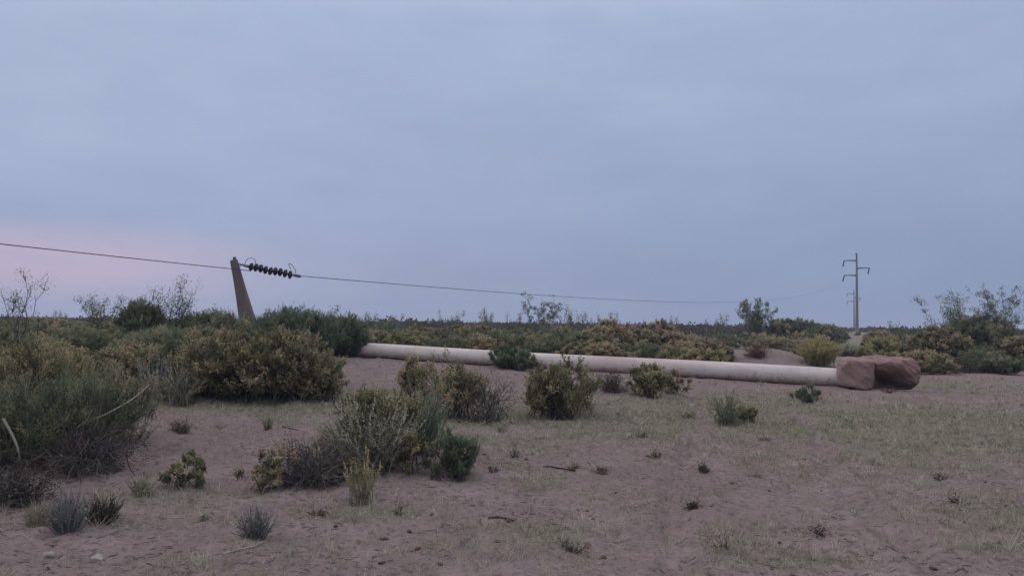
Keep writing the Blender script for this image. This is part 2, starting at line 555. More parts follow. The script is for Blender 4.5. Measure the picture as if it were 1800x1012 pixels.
col = mixc(t, mth(t, 'MULTIPLY', gm, 0.85), sand, gr)
# specks of dung, seed husks and litter
sp = mapr(t, ns, 0.62, 0.70)
col = mixc(t, mth(t, 'MULTIPLY', sp, mapr(t, nm, 0.45, 0.6)), col, (0.075, 0.055, 0.045, 1))
sp2 = mapr(t, noi(45, 2, 0.5), 0.66, 0.72)
col = mixc(t, mth(t, 'MULTIPLY', sp2, 0.6), col, (0.36, 0.30, 0.23, 1))
bp = N(t, 'ShaderNodeBump', i_Strength=1.0, i_Distance=0.05)
L(t, mth(t, 'ADD', mth(t, 'MULTIPLY', nf, 0.8), mth(t, 'MULTIPLY', ns, 0.35)), bp.inputs['Height'])
d = N(t, 'ShaderNodeBsdfDiffuse', i_Roughness=0.9)
L(t, col, d.inputs['Color'])
L(t, bp.outputs[0], d.inputs['Normal'])
o = N(t, 'ShaderNodeOutputMaterial')
L(t, d.outputs[0], o.inputs[0])
tag(link('ground', gme, [m]), kind='structure')

# ------------------------------------------------------------------ fallen pole


def ring_shape(rng, axis_pts, radii, sides, rough=0.0, square=0.0):
    """closed lofted body along local +X"""
    n = len(axis_pts)
    an = np.linspace(0, 2 * math.pi, sides, endpoint=False)
    V = []
    for i in range(n):
        ry, rz = radii[i]
        c, s = np.cos(an), np.sin(an)
        if square > 0:
            k = (np.abs(c) ** (2 + square) + np.abs(s) ** (2 + square)) ** (-1 / (2 + square))
            c, s = c * k, s * k
        j = 1 + rough * rng.standard_normal(sides)
        V.append(np.stack([np.full(sides, axis_pts[i][0]) + rough * 0.3 * rng.standard_normal(sides), axis_pts[i][1] + ry * c * j, axis_pts[i][2] + rz * s * j], -1))
    V = np.concatenate(V)
    idx = np.arange(n * sides).reshape(n, sides)
    a, b = idx[:-1], idx[1:]
    f = np.stack([a, np.roll(a, -1, 1), np.roll(b, -1, 1), b], -1).reshape(-1, 4)
    caps = []
    for r, flip in ((idx[0], True), (idx[-1], False)):
        for q in range(1, sides // 2):
            cf = [r[q - 1], r[q], r[sides - q - 1], r[sides - q]]
            if q == 1:
                cf = [r[0], r[1], r[sides - 2], r[sides - 1]]
            caps.append(cf if flip else cf[::-1])
    return V, np.concatenate([f, np.array(caps)])


def frame(p0, p1, up=(0, 0, 1)):
    x = np.array(p1) - np.array(p0)
    x = x / np.linalg.norm(x)
    y = np.cross(np.array(up, float), x)
    y /= np.linalg.norm(y)
    z = np.cross(x, y)
    return Matrix(((x[0], y[0], z[0], p0[0]), (x[1], y[1], z[1], p0[1]), (x[2], y[2], z[2], p0[2]), (0, 0, 0, 1)))


rng = np.random.default_rng(11)
PL = float(np.linalg.norm(PT - PB))
FULL = PL * 1.33
fp = thing('fallen_power_pole', (0, 0, 0), 'long pale concrete power pole lying toppled on the sand, one tapered crossarm sticking up', 'power pole')
fp.matrix_world = frame(PB, PT)
n = 40
xs = np.linspace(-0.1, FULL, n)
Rr = np.interp(xs, [0, PL, FULL], [0.262, 0.222, 0.19])
V, F = ring_shape(rng, [(x, 0.012 * math.sin(x * 0.9), 0.015 * math.sin(x * 0.55)) for x in xs], [(r, r) for r in Rr], 28, 0.0)
b_ = MB()
b_.grid(V, F)
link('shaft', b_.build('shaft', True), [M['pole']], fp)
Minv = np.array(fp.matrix_world.inverted())


def loc(p):
    return (Minv @ np.array([*p, 1.0]))[:3]


# crossarm: from the lying shaft up to its narrow broken-looking tip
AD = 25.3
A0, A1 = at_depth(446, 611, AD), at_depth(411, 457, AD)
AL = float(np.linalg.norm(A1 - A0))
secs = [(0.0, 0.325, 0.22), (0.27, 0.25, 0.2), (0.45, 0.203, 0.18), (0.63, 0.163, 0.15), (0.8, 0.135, 0.13), (0.93, 0.117, 0.115), (0.985, 0.109, 0.11), (1.0, 0.098, 0.10)]
V, F = ring_shape(rng, [(s * AL, 0.16 * (1 - s) ** 2 * 0, 0) for s, _, _ in secs], [(w, d) for _, w, d in secs], 20, 0.012, 2.5)
R_arm = frame(A0, A1, (0, 1, 0))
Rw = np.array(R_arm)
Vw = V @ Rw[:3, :3].T + Rw[:3, 3]
# lean of the right edge: widen the foot towards the right
b_ = MB()
b_.grid(np.array([loc(p) for p in Vw]), F)
arm = link('crossarm', b_.build('crossarm'), [M['arm']], fp)
tag(arm, 'dark tapering crossarm pointing up at the sky')
# cap knob on the tip
b_ = MB()
kb = [(0, 0, 0), (0.03, 0, 0), (0.09, 0, 0), (0.10, 0, 0)]
V, F = ring_shape(rng, kb, [(0.05, 0.05), (0.055, 0.055), (0.05, 0.05), (0.03, 0.03)], 10, 0.0, 2.0)
kf = np.array(frame(A1 + (A1 - A0) / AL * 0.003 + np.array([0.035, 0, 0]), A1 + (A1 - A0)))
Vw = V @ kf[:3, :3].T + kf[:3, 3]
b_.grid(np.array([loc(p) for p in Vw]), F)
link('end_cap', b_.build('end_cap'), [M['arm']], arm)

# footing: an earth-caked concrete collar and the torn-out lump behind it


def blob(rng, size, seg=56, rings=36, sq=1.5, amp=0.12, fr=2.2, seed=3):
    u = np.linspace(0, 2 * math.pi, seg, endpoint=False)
    v = np.linspace(0.02, math.pi - 0.02, rings)
    U, Vv = np.meshgrid(u, v)
    D = np.stack([np.sin(Vv) * np.cos(U), np.sin(Vv) * np.sin(U), np.cos(Vv)], -1)
    k = (np.abs(D) ** (2 + sq)).sum(-1) ** (-1 / (2 + sq))
    Q = D * k[..., None]
    E = Q * np.array(size) / max(size)
    tri = lambda k, sd: (fbm(E[..., 0] * k + 5 + E[..., 2] * k * .6, E[..., 1] * k + 5, 4, sd) + fbm(E[..., 1] * k + 9, E[..., 2] * k + 5 - E[..., 0] * k * .5, 4, sd + 1)
                         + fbm(E[..., 2] * k + 2 + E[..., 1] * k * .4, E[..., 0] * k + 7, 4, sd + 2)) / 3 - 0.5
    nz, nz2 = 1.5 * tri(fr, seed), tri(fr * 5, seed + 9)
    Q = Q * (1 + amp * 2 * nz + amp * 0.5 * nz2)[..., None] * np.array(size)
    idx = np.arange(seg * rings).reshape(rings, seg)
    a, b = idx[:-1], idx[1:]
    f = np.stack([a, b, np.roll(b, -1, 1), np.roll(a, -1, 1)], -1).reshape(-1, 4)
    return Q.reshape(-1, 3), f


def chip(V, rng, n, lo, hi):
    for _ in range(n):
        d = unit3(rng.standard_normal(3))
        pr = V @ d
        h = pr.max() * rng.uniform(lo, hi)
        V = V - np.maximum(0, pr - h)[:, None] * d[None] * 0.94
    return V


def unit3(d):
    return d / np.linalg.norm(d)


gz0 = lambda p: float(hgt(p[0], p[1]))
ctr = at_depth(1504, 655, 21.3)
V, F = blob(rng, (0.45, 0.40, 0.39), 80, 60, sq=5.0, amp=0.05, fr=3.0, seed=23)
V = chip(V, np.random.default_rng(4), 9, 0.80, 0.95)
V += 0.09 * (np.stack([fbm(V[:, 1] * 10 + 3, V[:, 2] * 10 + V[:, 0] * 6, 4, q_) for q_ in (4, 5, 6)], 1) - 0.5)
Rz = np.array(Matrix.Rotation(math.radians(-28), 3, 'Z') @ Matrix.Rotation(math.radians(4), 3, 'Y'))
Vw = V @ Rz.T + ctr
b_ = MB()
b_.grid(np.array([loc(p) for p in Vw]), F)
ft = link('footing', b_.build('footing', True), [M['collar']], fp)
tag(ft, 'reddish earth-caked concrete block on the butt end')
V, F = blob(rng, (0.82, 0.56, 0.43), 110, 74, amp=0.16, fr=2.6, sq=2.2)
V = chip(V, np.random.default_rng(9), 26, 0.72, 0.95)
V += 0.10 * (np.stack([fbm(V[:, 1] * 10 + 3, V[:, 2] * 10 + V[:, 0] * 6, 4, q_) for q_ in (1, 2, 3)], 1) - 0.5)
hol = (V[:, 0] + 0.25) ** 2 / 0.30 + (V[:, 2] + 0.28) ** 2 / 0.08
fr_ = V[:, 1] < -0.05
V[:, 1] += np.where(fr_, 0.95 * np.exp(-hol), 0)
ctr2 = at_depth(1559, 656, 21.4)
Rz = np.array(Matrix.Rotation(math.radians(-6), 3, 'Z'))
Vw = V @ Rz.T + ctr2
b_ = MB()
b_.grid(np.array([loc(p) for p in Vw]), F)
lm = link('earth_lump', b_.build('earth_lump', True), [M['footing']], ft)

# ------------------------------------------------------------------ insulator strings and wires


def lathe(prof, sides=16):
    an = np.linspace(0, 2 * math.pi, sides, endpoint=False)
    V = np.concatenate([np.stack([np.full(sides, x), r * np.cos(an), r * np.sin(an)], -1) for x, r in prof])
    k = len(prof)
    idx = np.arange(k * sides).reshape(k, sides)
    a, b = idx[:-1], idx[1:]
    return V, np.stack([a, np.roll(a, -1, 1), np.roll(b, -1, 1), b], -1).reshape(-1, 4)


def disc_mesh(r, pitch_):
    V, F = lathe([(0, 0.001), (0, 0.034), (0.05, 0.038), (0.056, 0.045), (0.062, r * 0.7), (0.074, r), (0.086, r), (0.090, r * 0.8), (0.098, r * 0.72),
                  (0.090, r * 0.45), (0.098, 0.034), (pitch_ + 0.002, 0.03), (pitch_ + 0.002, 0.001)], 20)
    b = MB()
    b.grid(V, F)
    return b.build('disc', True)


I0, I1 = at_depth(428.5, 466.5, AD - 0.05), at_depth(522, 484.5, AD - 0.55)
IL = float(np.linalg.norm(I1 - I0))
ins = thing('insulator_string', (0, 0, 0), 'string of nine dark ribbed insulator discs hanging from the tilted crossarm tip', 'insulator')
ins.matrix_world = frame(I0, I1)
s0, pt = 0.10 * IL, 0.0915 * IL
dm = disc_mesh(0.130, pt)
for k in range(9):
    o = link('disc', dm, [M['glass']], ins)
    o.location = (s0 + k * pt, 0, 0.012 * math.sin(k * 1.3))
    o.rotation_euler = (k * 0.6, 0.05 * math.sin(k * 2.1), 0.04 * math.cos(k * 1.7))


def tube_obj(name, pts, r, mat, parent, sides=8, smooth=True):
    b = MB()
    P = np.array(pts, float)[None]
    b.tubes(P, np.full((1, P.shape[1]), r) if np.isscalar(r) else np.array(r)[None], sides=sides)
    return link(name, b.build(name, smooth), [mat], parent)


tube_obj('shackle', [(-0.16, 0, 0.03), (-0.1, 0, -0.02), (-0.05, 0.0, 0.03), (0.0, 0, 0), (0.10 * IL + 0.01, 0, 0)], [0.03, 0.022, 0.03, 0.035, 0.05], M['steel'], ins)
e = s0 + 9 * pt
tube_obj('clamp', [(e - 0.01, 0, 0), (e + 0.06, 0, -0.01), (e + 0.09, 0, 0), (e + 0.13, 0, 0.0), (e + 0.25, 0, 0), (e + 0.29, 0, 0)], [0.035, 0.03, 0.045, 0.05, 0.045, 0.02], M['steel'], ins)
h1 = [(0.03, 0, 0.03), (0.04, 0, 0.13), (0.10, 0, 0.23), (0.20, 0, 0.27), (0.31, 0, 0.27), (0.38, 0, 0.22), (0.40, 0, 0.14), (0.40, 0, 0.10)]
h2 = [(e + 0.07, 0, 0.03), (e + 0.07, 0, 0.13), (e + 0.02, 0, 0.21), (e - 0.08, 0, 0.29), (e - 0.16, 0, 0.33), (e - 0.20, 0, 0.32), (e - 0.19, 0, 0.27), (e - 0.10, 0, 0.17)]


def smooth_path(pts, k=6):
    P = np.array(pts, float)
    n_ = len(P)
    out = []
    for i in range(n_ - 1):
        p0, p1, p2, p3 = P[max(i - 1, 0)], P[i], P[i + 1], P[min(i + 2, n_ - 1)]
        for j in range(k):
            u = j / k
            out.append(0.5 * ((2 * p1) + (-p0 + p2) * u + (2 * p0 - 5 * p1 + 4 * p2 - p3) * u * u + (-p0 + 3 * p1 - 3 * p2 + p3) * u ** 3))
    out.append(P[-1])
    return out


tube_obj('arcing_horn', smooth_path(h1), 0.0095, M['steel'], ins)
tube_obj('arcing_horn', smooth_path(h2), 0.0095, M['steel'], ins)

# ---- standing poles of the same line
POLE_H = 18.0


def standing_pole(px, Y, where, ymark):
    gx_ = (at_depth(px, 580, Y))[0]
    base_ = np.array([gx_, Y, float(hgt(gx_, Y)) - 0.1])
    p = thing('power_pole', base_, where[0], 'power pole', 'standing power poles on the horizon', rz=math.radians(-23))
    b = MB()
    V, F = ring_shape(rng, [(x, 0, 0) for x in np.linspace(0, POLE_H, 12)], [(r, r) for r in np.linspace(0.37, 0.16, 12)], 20, 0)
    V = V[:, [1, 2, 0]]
    b.grid(V, F)
    # slanted cap
    b.tubes(np.array([[(-0.42, 0, POLE_H - 0.02), (0.1, 0, POLE_H + 0.02)]]), np.array([[0.08, 0.12]]), sides=6)
    link('shaft', b.build('shaft', True), [M['far_pole']], p)
    tips = []
    for zf, sgn, nm in ((1 - 12.5 / 139, -1, 'upper left'), (1 - 26 / 139, 1, 'right'), (1 - 38.5 / 139, -1, 'lower left')):
        z = zf * POLE_H
        b = MB()
        Vx, Fx = ring_shape(rng, [(0.0, 0, 0), (0.5, 0, 0.05), (2.5, 0, 0.08), (2.6, 0, 0.05)],
                            [(0.2, 0.26), (0.14, 0.16), (0.1, 0.10), (0.07, 0.07)], 12, 0, 2.0)
        Vx = Vx * np.array([sgn, 1, 1]) + np.array([sgn * 0.12, 0, z])
        b.grid(Vx, Fx if sgn > 0 else Fx[:, ::-1])
        link('crossarm', b.build('crossarm'), [M['far_pole']], p)
        mw = Matrix.Translation(base_) @ Matrix.Rotation(math.radians(-23), 4, 'Z')
        top = np.array(mw @ Vector((sgn * 2.6, 0, z + 0.02)))
        bot = top + np.array([-0.55 if True else 0, -0.5, -1.5])
        it = thing('insulator_string', (0, 0, 0), 'hanging insulator string at the %s arm of the %s' % (nm, where[1]), 'insulator', 'insulators on the standing poles')
        it.matrix_world = frame(top, bot)
        for nm2, k in (('disc', 9),):
            dm2 = disc_mesh(0.16, 0.17)
            for q in range(k):
                o = link('disc', dm2, [M['glass']], it)
                o.location = (0.06 + q * 0.17, 0, 0)
        tips.append(bot)
    return tips


TIP1 = standing_pole(1506.5, 180.0, ('grey concrete pole with three crossarms standing far beyond the fallen pole', 'nearer standing pole'), 444)
TIP2 = standing_pole(1501.5, 345.0, ('faint smaller concrete pole almost hidden behind the tall standing pole', 'farther standing pole'), 507)


def wire(name, P0, P1, c, label, k=80, r=0.0125):
    s = np.linspace(0, 1, k) ** 1.5
    P = np.array(P0)[None] * (1 - s[:, None]) + np.array(P1)[None] * s[:, None]
    P[:, 2] = P0[2] + (P1[2] - P0[2] - c) * s + c * s * s
    o = tube_obj(name, P, r, M['wire'], None, sides=6)
    return tag(o, label, 'wire', 'overhead wires')


wv = I1 + (I1 - I0) / IL * (-0.02)
wire('overhead_wire', wv, TIP1[2], float(TIP1[2][2] - wv[2]), 'long sagging wire running from the insulator clamp towards the far standing pole')
WL0 = at_depth(441, 476, AD + 0.1)
wire('overhead_wire', WL0, np.array([-70.0, -136.0, 12.2]), 12.2 - float(WL0[2]), 'taut wire leaving the picture on the left, passing behind the crossarm')

# ------------------------------------------------------------------ shrubs


def unit(v):
    return v / (np.linalg.norm(v, axis=-1, keepdims=True) + 1e-9)


def leaves(mb, base, direc, l, w, tint, rng, mat=0, flat=0.5):
    n = len(base)
    side = unit(np.cross(direc, rng.standard_normal((n, 3))))
    tip = base + direc * l[:, None]
    mid = base + direc * (l * flat)[:, None]
    q = np.stack([base, mid + side * (w / 2)[:, None], tip, mid - side * (w / 2)[:, None]], 1)
    mb.quads(q, tint, mat)


def crown_pts(rng, n, Wd, H, low=0.12, shell=0.45, nl=7):
    d = unit(rng.standard_normal((n * 3, 3)))
    lob = unit(rng.standard_normal((nl, 3)) + np.array([0, 0, 0.3]))
    am = rng.uniform(-0.35, 0.45, nl)
    fct = 0.85 + (am[None] * np.exp(5 * (d @ lob.T - 1))).sum(1)
    r = np.clip(rng.uniform(0, 1, len(d)) ** shell * fct, 0, 1.15)
    p = d * r[:, None] * np.array([Wd / 2, Wd / 2, H * 0.60]) + np.array([0, 0, H * 0.42])
    p = p[(p[:, 2] > low * H)]
    return p[:n]


def stems_to(mb, rng, targets, basew, r0, r1, tint, mat=0, k=5, sides=3, wob=0.05):
    n = len(targets)
    if n == 0:
        return
    b = np.concatenate([rng.normal(0, basew, (n, 2)), np.full((n, 1), -0.06)], 1)
    mid = b + (targets - b) * 0.45 + np.stack([-targets[:, 0] * 0.12, -targets[:, 1] * 0.12, targets[:, 2] * 0.14], 1)
    s = np.linspace(0, 1, k)[None, :, None]
    P = (1 - s) ** 2 * b[:, None] + 2 * s * (1 - s) * mid[:, None] + s * s * targets[:, None]
    P[:, 1:-1] += rng.normal(0, wob, (n, k - 2, 3)) * np.linalg.norm(targets, axis=1)[:, None, None] * 0.5
    mb.tubes(P, r0 + (r1 - r0) * np.linspace(0, 1, k)[None] * np.ones((n, 1)), tint, mat, sides)
    return P


def gen(kind, rng, Wd, H, ls=1.0, dens=1.0, lean=(0, 0), low=None):
    """returns (foliage MB or None, branches MB or None)"""
    fo, br = MB(), MB()
    area = max(0.05, Wd * H)
    if kind in ('jarilla', 'feather', 'blurgreen'):
        M_ = int(np.clip((105 if kind == 'jarilla' else 150) * area * dens, 30, 620))
        c = crown_pts(rng, M_, Wd * 1.12, H, low or (0.07 if kind != 'jarilla' else 0.12))
        c[:, :2] += np.array(lean)[None] * (c[:, 2:] / H)
        M_ = len(c)
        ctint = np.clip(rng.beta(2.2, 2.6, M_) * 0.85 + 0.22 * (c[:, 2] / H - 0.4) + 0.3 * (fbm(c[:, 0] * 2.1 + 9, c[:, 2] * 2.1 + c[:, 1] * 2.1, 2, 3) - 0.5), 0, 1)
        ctint = np.where(rng.random(M_) < 0.05, 1.0, ctint)
        K = 10 if kind == 'jarilla' else 9
        out = unit(c - np.array([0, 0, H * 0.15]))
        cd_ = unit(out * 0.6 + np.array([0, 0, 0.75]) + rng.normal(0, 0.35, (M_, 3)))
        td = unit(np.repeat(cd_, K, 0) + rng.normal(0, 0.42 if kind == 'jarilla' else 0.28, (M_ * K, 3)))
        if kind == 'jarilla':
            tl = rng.uniform(0.06, 0.17, M_ * K) * min(1.5, max(0.5, H / 0.9))
            nl, ll, lw = 12, (0.018, 0.034), (0.011, 0.019)
        else:
            tl = rng.uniform(0.14, 0.34, M_ * K) * min(1.6, max(0.35, H / 1.0))
            nl, ll, lw = 17, (0.025, 0.048), (0.005, 0.009)
        tb = np.repeat(c, K, 0) + rng.normal(0, 0.04, (M_ * K, 3)) * min(1, H) - td * tl[:, None] * 0.4
        tt = np.clip(np.repeat(ctint, K) + rng.normal(0, 0.08, M_ * K), 0, 1)
        n_ = M_ * K * nl
        s = rng.uniform(0.1, 1.0, n_)
        B = np.repeat(tb, nl, 0) + np.repeat(td, nl, 0) * (np.repeat(tl, nl) * s)[:, None]
        D = unit(np.repeat(td, nl, 0) * (0.5 if kind == 'jarilla' else 0.9) + rng.normal(0, 0.6 if kind == 'jarilla' else 0.38, (n_, 3)))
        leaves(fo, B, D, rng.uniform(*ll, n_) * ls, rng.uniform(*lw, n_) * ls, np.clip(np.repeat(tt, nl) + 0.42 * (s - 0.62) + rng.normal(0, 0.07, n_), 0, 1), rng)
        sel = rng.random(len(tb)) < 0.6
        br.tubes(np.stack([tb[sel] - td[sel] * 0.03, tb[sel] + td[sel] * tl[sel][:, None] * 0.9], 1), np.array([0.0035, 0.0015])[None] * max(1, ls * 0.7), rng.uniform(0, 0.5, sel.sum()))
        sel = rng.random(M_) < (0.35 if M_ < 250 else 0.22)
        stems_to(br, rng, c[sel], (0.15 if kind == 'jarilla' else 0.09) * Wd, 0.011 * min(1.3, H), 0.0035, rng.beta(1.6, 2.2, sel.sum()), wob=0.06)
    elif kind == 'plume':        # upright stems clothed in fine leaves
        ns_ = int(np.clip(120 * Wd * max(Wd, 0.4) * dens + 18, 18, 260))
        an = rng.uniform(0, 2 * math.pi, ns_)
        rr = np.sqrt(rng.random(ns_)) * Wd / 2
        top = np.stack([np.cos(an) * rr, np.sin(an) * rr, H * rng.uniform(0.62, 1.05, ns_) * (1 - 0.35 * (rr / (Wd / 2)) ** 2)], 1)
        top[:, :2] += np.array(lean)[None]
        k = 6
        P = stems_to(br, rng, top, 0.14 * Wd, 0.005, 0.002, rng.uniform(0.3, 0.9, ns_), k=k, wob=0.035)
        nl = int(np.clip(70 * H, 22, 60))
        n_ = ns_ * nl
        s = rng.uniform(0.18, 1.0, n_) * (k - 1)
        i = np.minimum(s.astype(int), k - 2)
        q = np.repeat(np.arange(ns_), nl)
        A, C = P[q, i], P[q, i + 1]
        B = A + (C - A) * (s - i)[:, None] + rng.normal(0, 0.006, (n_, 3))
        D = unit(unit(C - A) * 1.0 + rng.normal(0, 0.5, (n_, 3)))
        st = np.clip(rng.beta(2, 2, ns_), 0, 1)
        leaves(fo, B, D, rng.uniform(0.02, 0.045, n_) * ls, rng.uniform(0.005, 0.009, n_) * ls, np.clip(st[q] + 0.25 * (s / (k - 1) - 0.5) + rng.normal(0, 0.1, n_), 0, 1), rng)
        sel = np.nonzero(rng.random(ns_) < 0.4)[0]
        tip = P[sel, -1]
        up_ = unit(unit(tip - P[sel, -3]) + np.array([0, 0, 0.6]))
        sl_ = rng.uniform(0.07, 0.16, len(sel)) * min(1.3, max(0.5, H / 0.7))
        nk = 16
        n_ = len(sel) * nk
        s = rng.uniform(-0.2, 1.0, n_)
        B = np.repeat(tip, nk, 0) + np.repeat(up_, nk, 0) * (np.repeat(sl_, nk) * s)[:, None]
        D = unit(np.repeat(up_, nk, 0) + rng.normal(0, 0.4, (n_, 3)))
        leaves(fo, B, D, rng.uniform(0.018, 0.03, n_) * ls, rng.uniform(0.008, 0.012, n_) * ls, np.clip(0.85 + rng.normal(0, 0.1, n_), 0, 1), rng)
    elif kind == 'tuft':         # dry blades
        nb_ = int(170 * dens)
        an = rng.uniform(0, 2 * math.pi, nb_)
        sp_ = rng.beta(1.3, 1.6, nb_)
        ln = H * rng.uniform(0.5, 1.1, nb_)
        dirr = np.stack([np.cos(an) * sp_ * Wd / H * 0.55, np.sin(an) * sp_ * Wd / H * 0.55, 1 - 0.4 * sp_], 1)
        b = np.stack([np.cos(an) * Wd * 0.16 * rng.random(nb_), np.sin(an) * Wd * 0.16 * rng.random(nb_), np.full(nb_, -0.02)], 1)
        m1 = b + dirr * (ln * 0.55)[:, None] + rng.normal(0, 0.012, (nb_, 3))
        tp = b + dirr * ln[:, None] + rng.normal(0, 0.03, (nb_, 3)) - np.array([0, 0, 1]) * (ln * 0.12 * sp_)[:, None]
        tn = np.clip(rng.beta(2, 2, nb_), 0, 1)
        fo.tubes(np.stack([b, m1, tp], 1), np.array([0.0035, 0.003, 0.001])[None] * ls, tn, sides=3)
        n_ = nb_ * 3
        q = np.repeat(np.arange(nb_), 3)
        B = m1[q] + (tp - m1)[q] * rng.uniform(-0.4, 0.9, n_)[:, None]
        D = unit(unit(tp - m1)[q] + rng.normal(0, 0.5, (n_, 3)))
        leaves(fo, B, D, rng.uniform(0.02, 0.05, n_) * ls, rng.uniform(0.004, 0.008, n_) * ls, np.clip(tn[q] + rng.normal(0, 0.12, n_), 0, 1), rng)
        br = None
    elif kind == 'dead':         # tangle of bare twigs
        M_ = int(70 * dens)
        c = crown_pts(rng, M_, Wd, H, low=0.1, shell=0.6)
        P = stems_to(br, rng, c, 0.14 * Wd, 0.0075, 0.0025, rng.beta(1.3, 2.2, len(c)), k=6, wob=0.11)
        q = rng.integers(0, len(c), M_ * 9)
        i = rng.integers(2, 6, M_ * 9)
        b = P[q, i]
        dd = unit(unit(b - np.array([0, 0, H * 0.2])) + rng.normal(0, 0.7, b.shape))
        ln = rng.uniform(0.06, 0.22, len(b)) * min(1.2, max(Wd, 0.35))
        m1 = b + dd * (ln * 0.5)[:, None] + rng.normal(0, 0.012, b.shape)
        e_ = b + dd * ln[:, None] + rng.normal(0, 0.02, b.shape)
        br.tubes(np.stack([b, m1, e_], 1), np.array([0.004, 0.003, 0.0012])[None], rng.beta(1.3, 2.2, len(b)))
        n_ = M_ * 26
        q2 = rng.integers(0, len(b), n_)
        B = e_[q2] + rng.normal(0, 0.02, (n_, 3))
        leaves(fo, B, unit(rng.normal(0, 1, (n_, 3)) + np.array([0, 0, 0.4])), rng.uniform(0.015, 0.03, n_) * ls, rng.uniform(0.006, 0.012, n_) * ls, rng.beta(2, 2, n_), rng)
    elif kind == 'sprig':        # a few tall thin stems with leaf clumps high up
        ns_ = max(4, int(9 * dens))
        top = np.stack([rng.uniform(-0.5, 0.5, ns_) * Wd, rng.uniform(-0.5, 0.5, ns_) * Wd, H * rng.uniform(0.6, 1.0, ns_)], 1)
        top[:, :2] += np.array(lean)[None] * (top[:, 2:] / H)
        P = stems_to(br, rng, top, 0.10 * Wd, 0.014, 0.005, rng.uniform(0.0, 0.4, ns_), k=9, wob=0.045)
        nt_ = ns_ * 15
        q = rng.integers(0, ns_, nt_)
        i = rng.integers(3, 9, nt_)
        b = P[q, i]
        dd = unit(np.stack([rng.normal(0, 0.7, nt_), rng.normal(0, 0.7, nt_), np.full(nt_, 0.9)], 1))
        ln = rng.uniform(0.06, 0.26, nt_) * H * 0.5
        e_ = b + dd * ln[:, None]
        br.tubes(np.stack([b, (b + e_) / 2 + rng.normal(0, 0.015, b.shape), e_], 1), np.array([0.006, 0.005, 0.0035])[None], rng.uniform(0.0, 0.4, nt_))
        nl = 17
        n_ = nt_ * nl
        B = np.repeat(e_, nl, 0) + rng.normal(0, 0.055, (n_, 3)) * min(1.2, H)
        tn = np.repeat(rng.uniform(0, 0.7, nt_), nl)
        leaves(fo, B, unit(rng.normal(0, 1, (n_, 3)) + np.array([0, 0, 0.5])), rng.uniform(0.018, 0.034, n_) * ls, rng.uniform(0.007, 0.012, n_) * ls, np.clip(tn + rng.normal(0, 0.1, n_), 0, 1), rng)
    return fo, br


GEN = {'jarilla': 'jarilla', 'green_jarilla': 'jarilla', 'feather': 'feather', 'soft_green': 'feather', 'sage': 'plume', 'yellow': 'plume'}


def plant(shape, mat, name, cat, px, by, ty, wpx, label, seed, dens=1.0, group=None, lean=0.0, Y=None, bark='bark', ls=None):
    p = on_ground(px, by) if Y is None else None
    if Y is not None:
        q = at_depth(px, by, Y)
        p = np.array([q[0], Y, float(hgt(q[0], Y))])
        top = at_depth(px, ty, Y)
        H = float(top[2] - p[2])
    else:
        H = (by - ty) * p[1] / FPX
    Wd = wpx * p[1] / FPX
    if ls is None:
        ls = max(1.0, p[1] / 11.0)
    fo, br = gen(shape, np.random.default_rng(seed), Wd, H, ls, dens, (lean * Wd, 0), {111: 0.26, 112: 0.3, 113: 0.17, 114: 0.15}.get(seed))
    o = thing(name, p - np.array([0, 0, 0.01]), label, cat, group)
    if fo is not None and fo.n:
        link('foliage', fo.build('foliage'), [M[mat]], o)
    if br is not None and br.n:
        link('branches', br.build('branches'), [M[bark]], o)
    return o


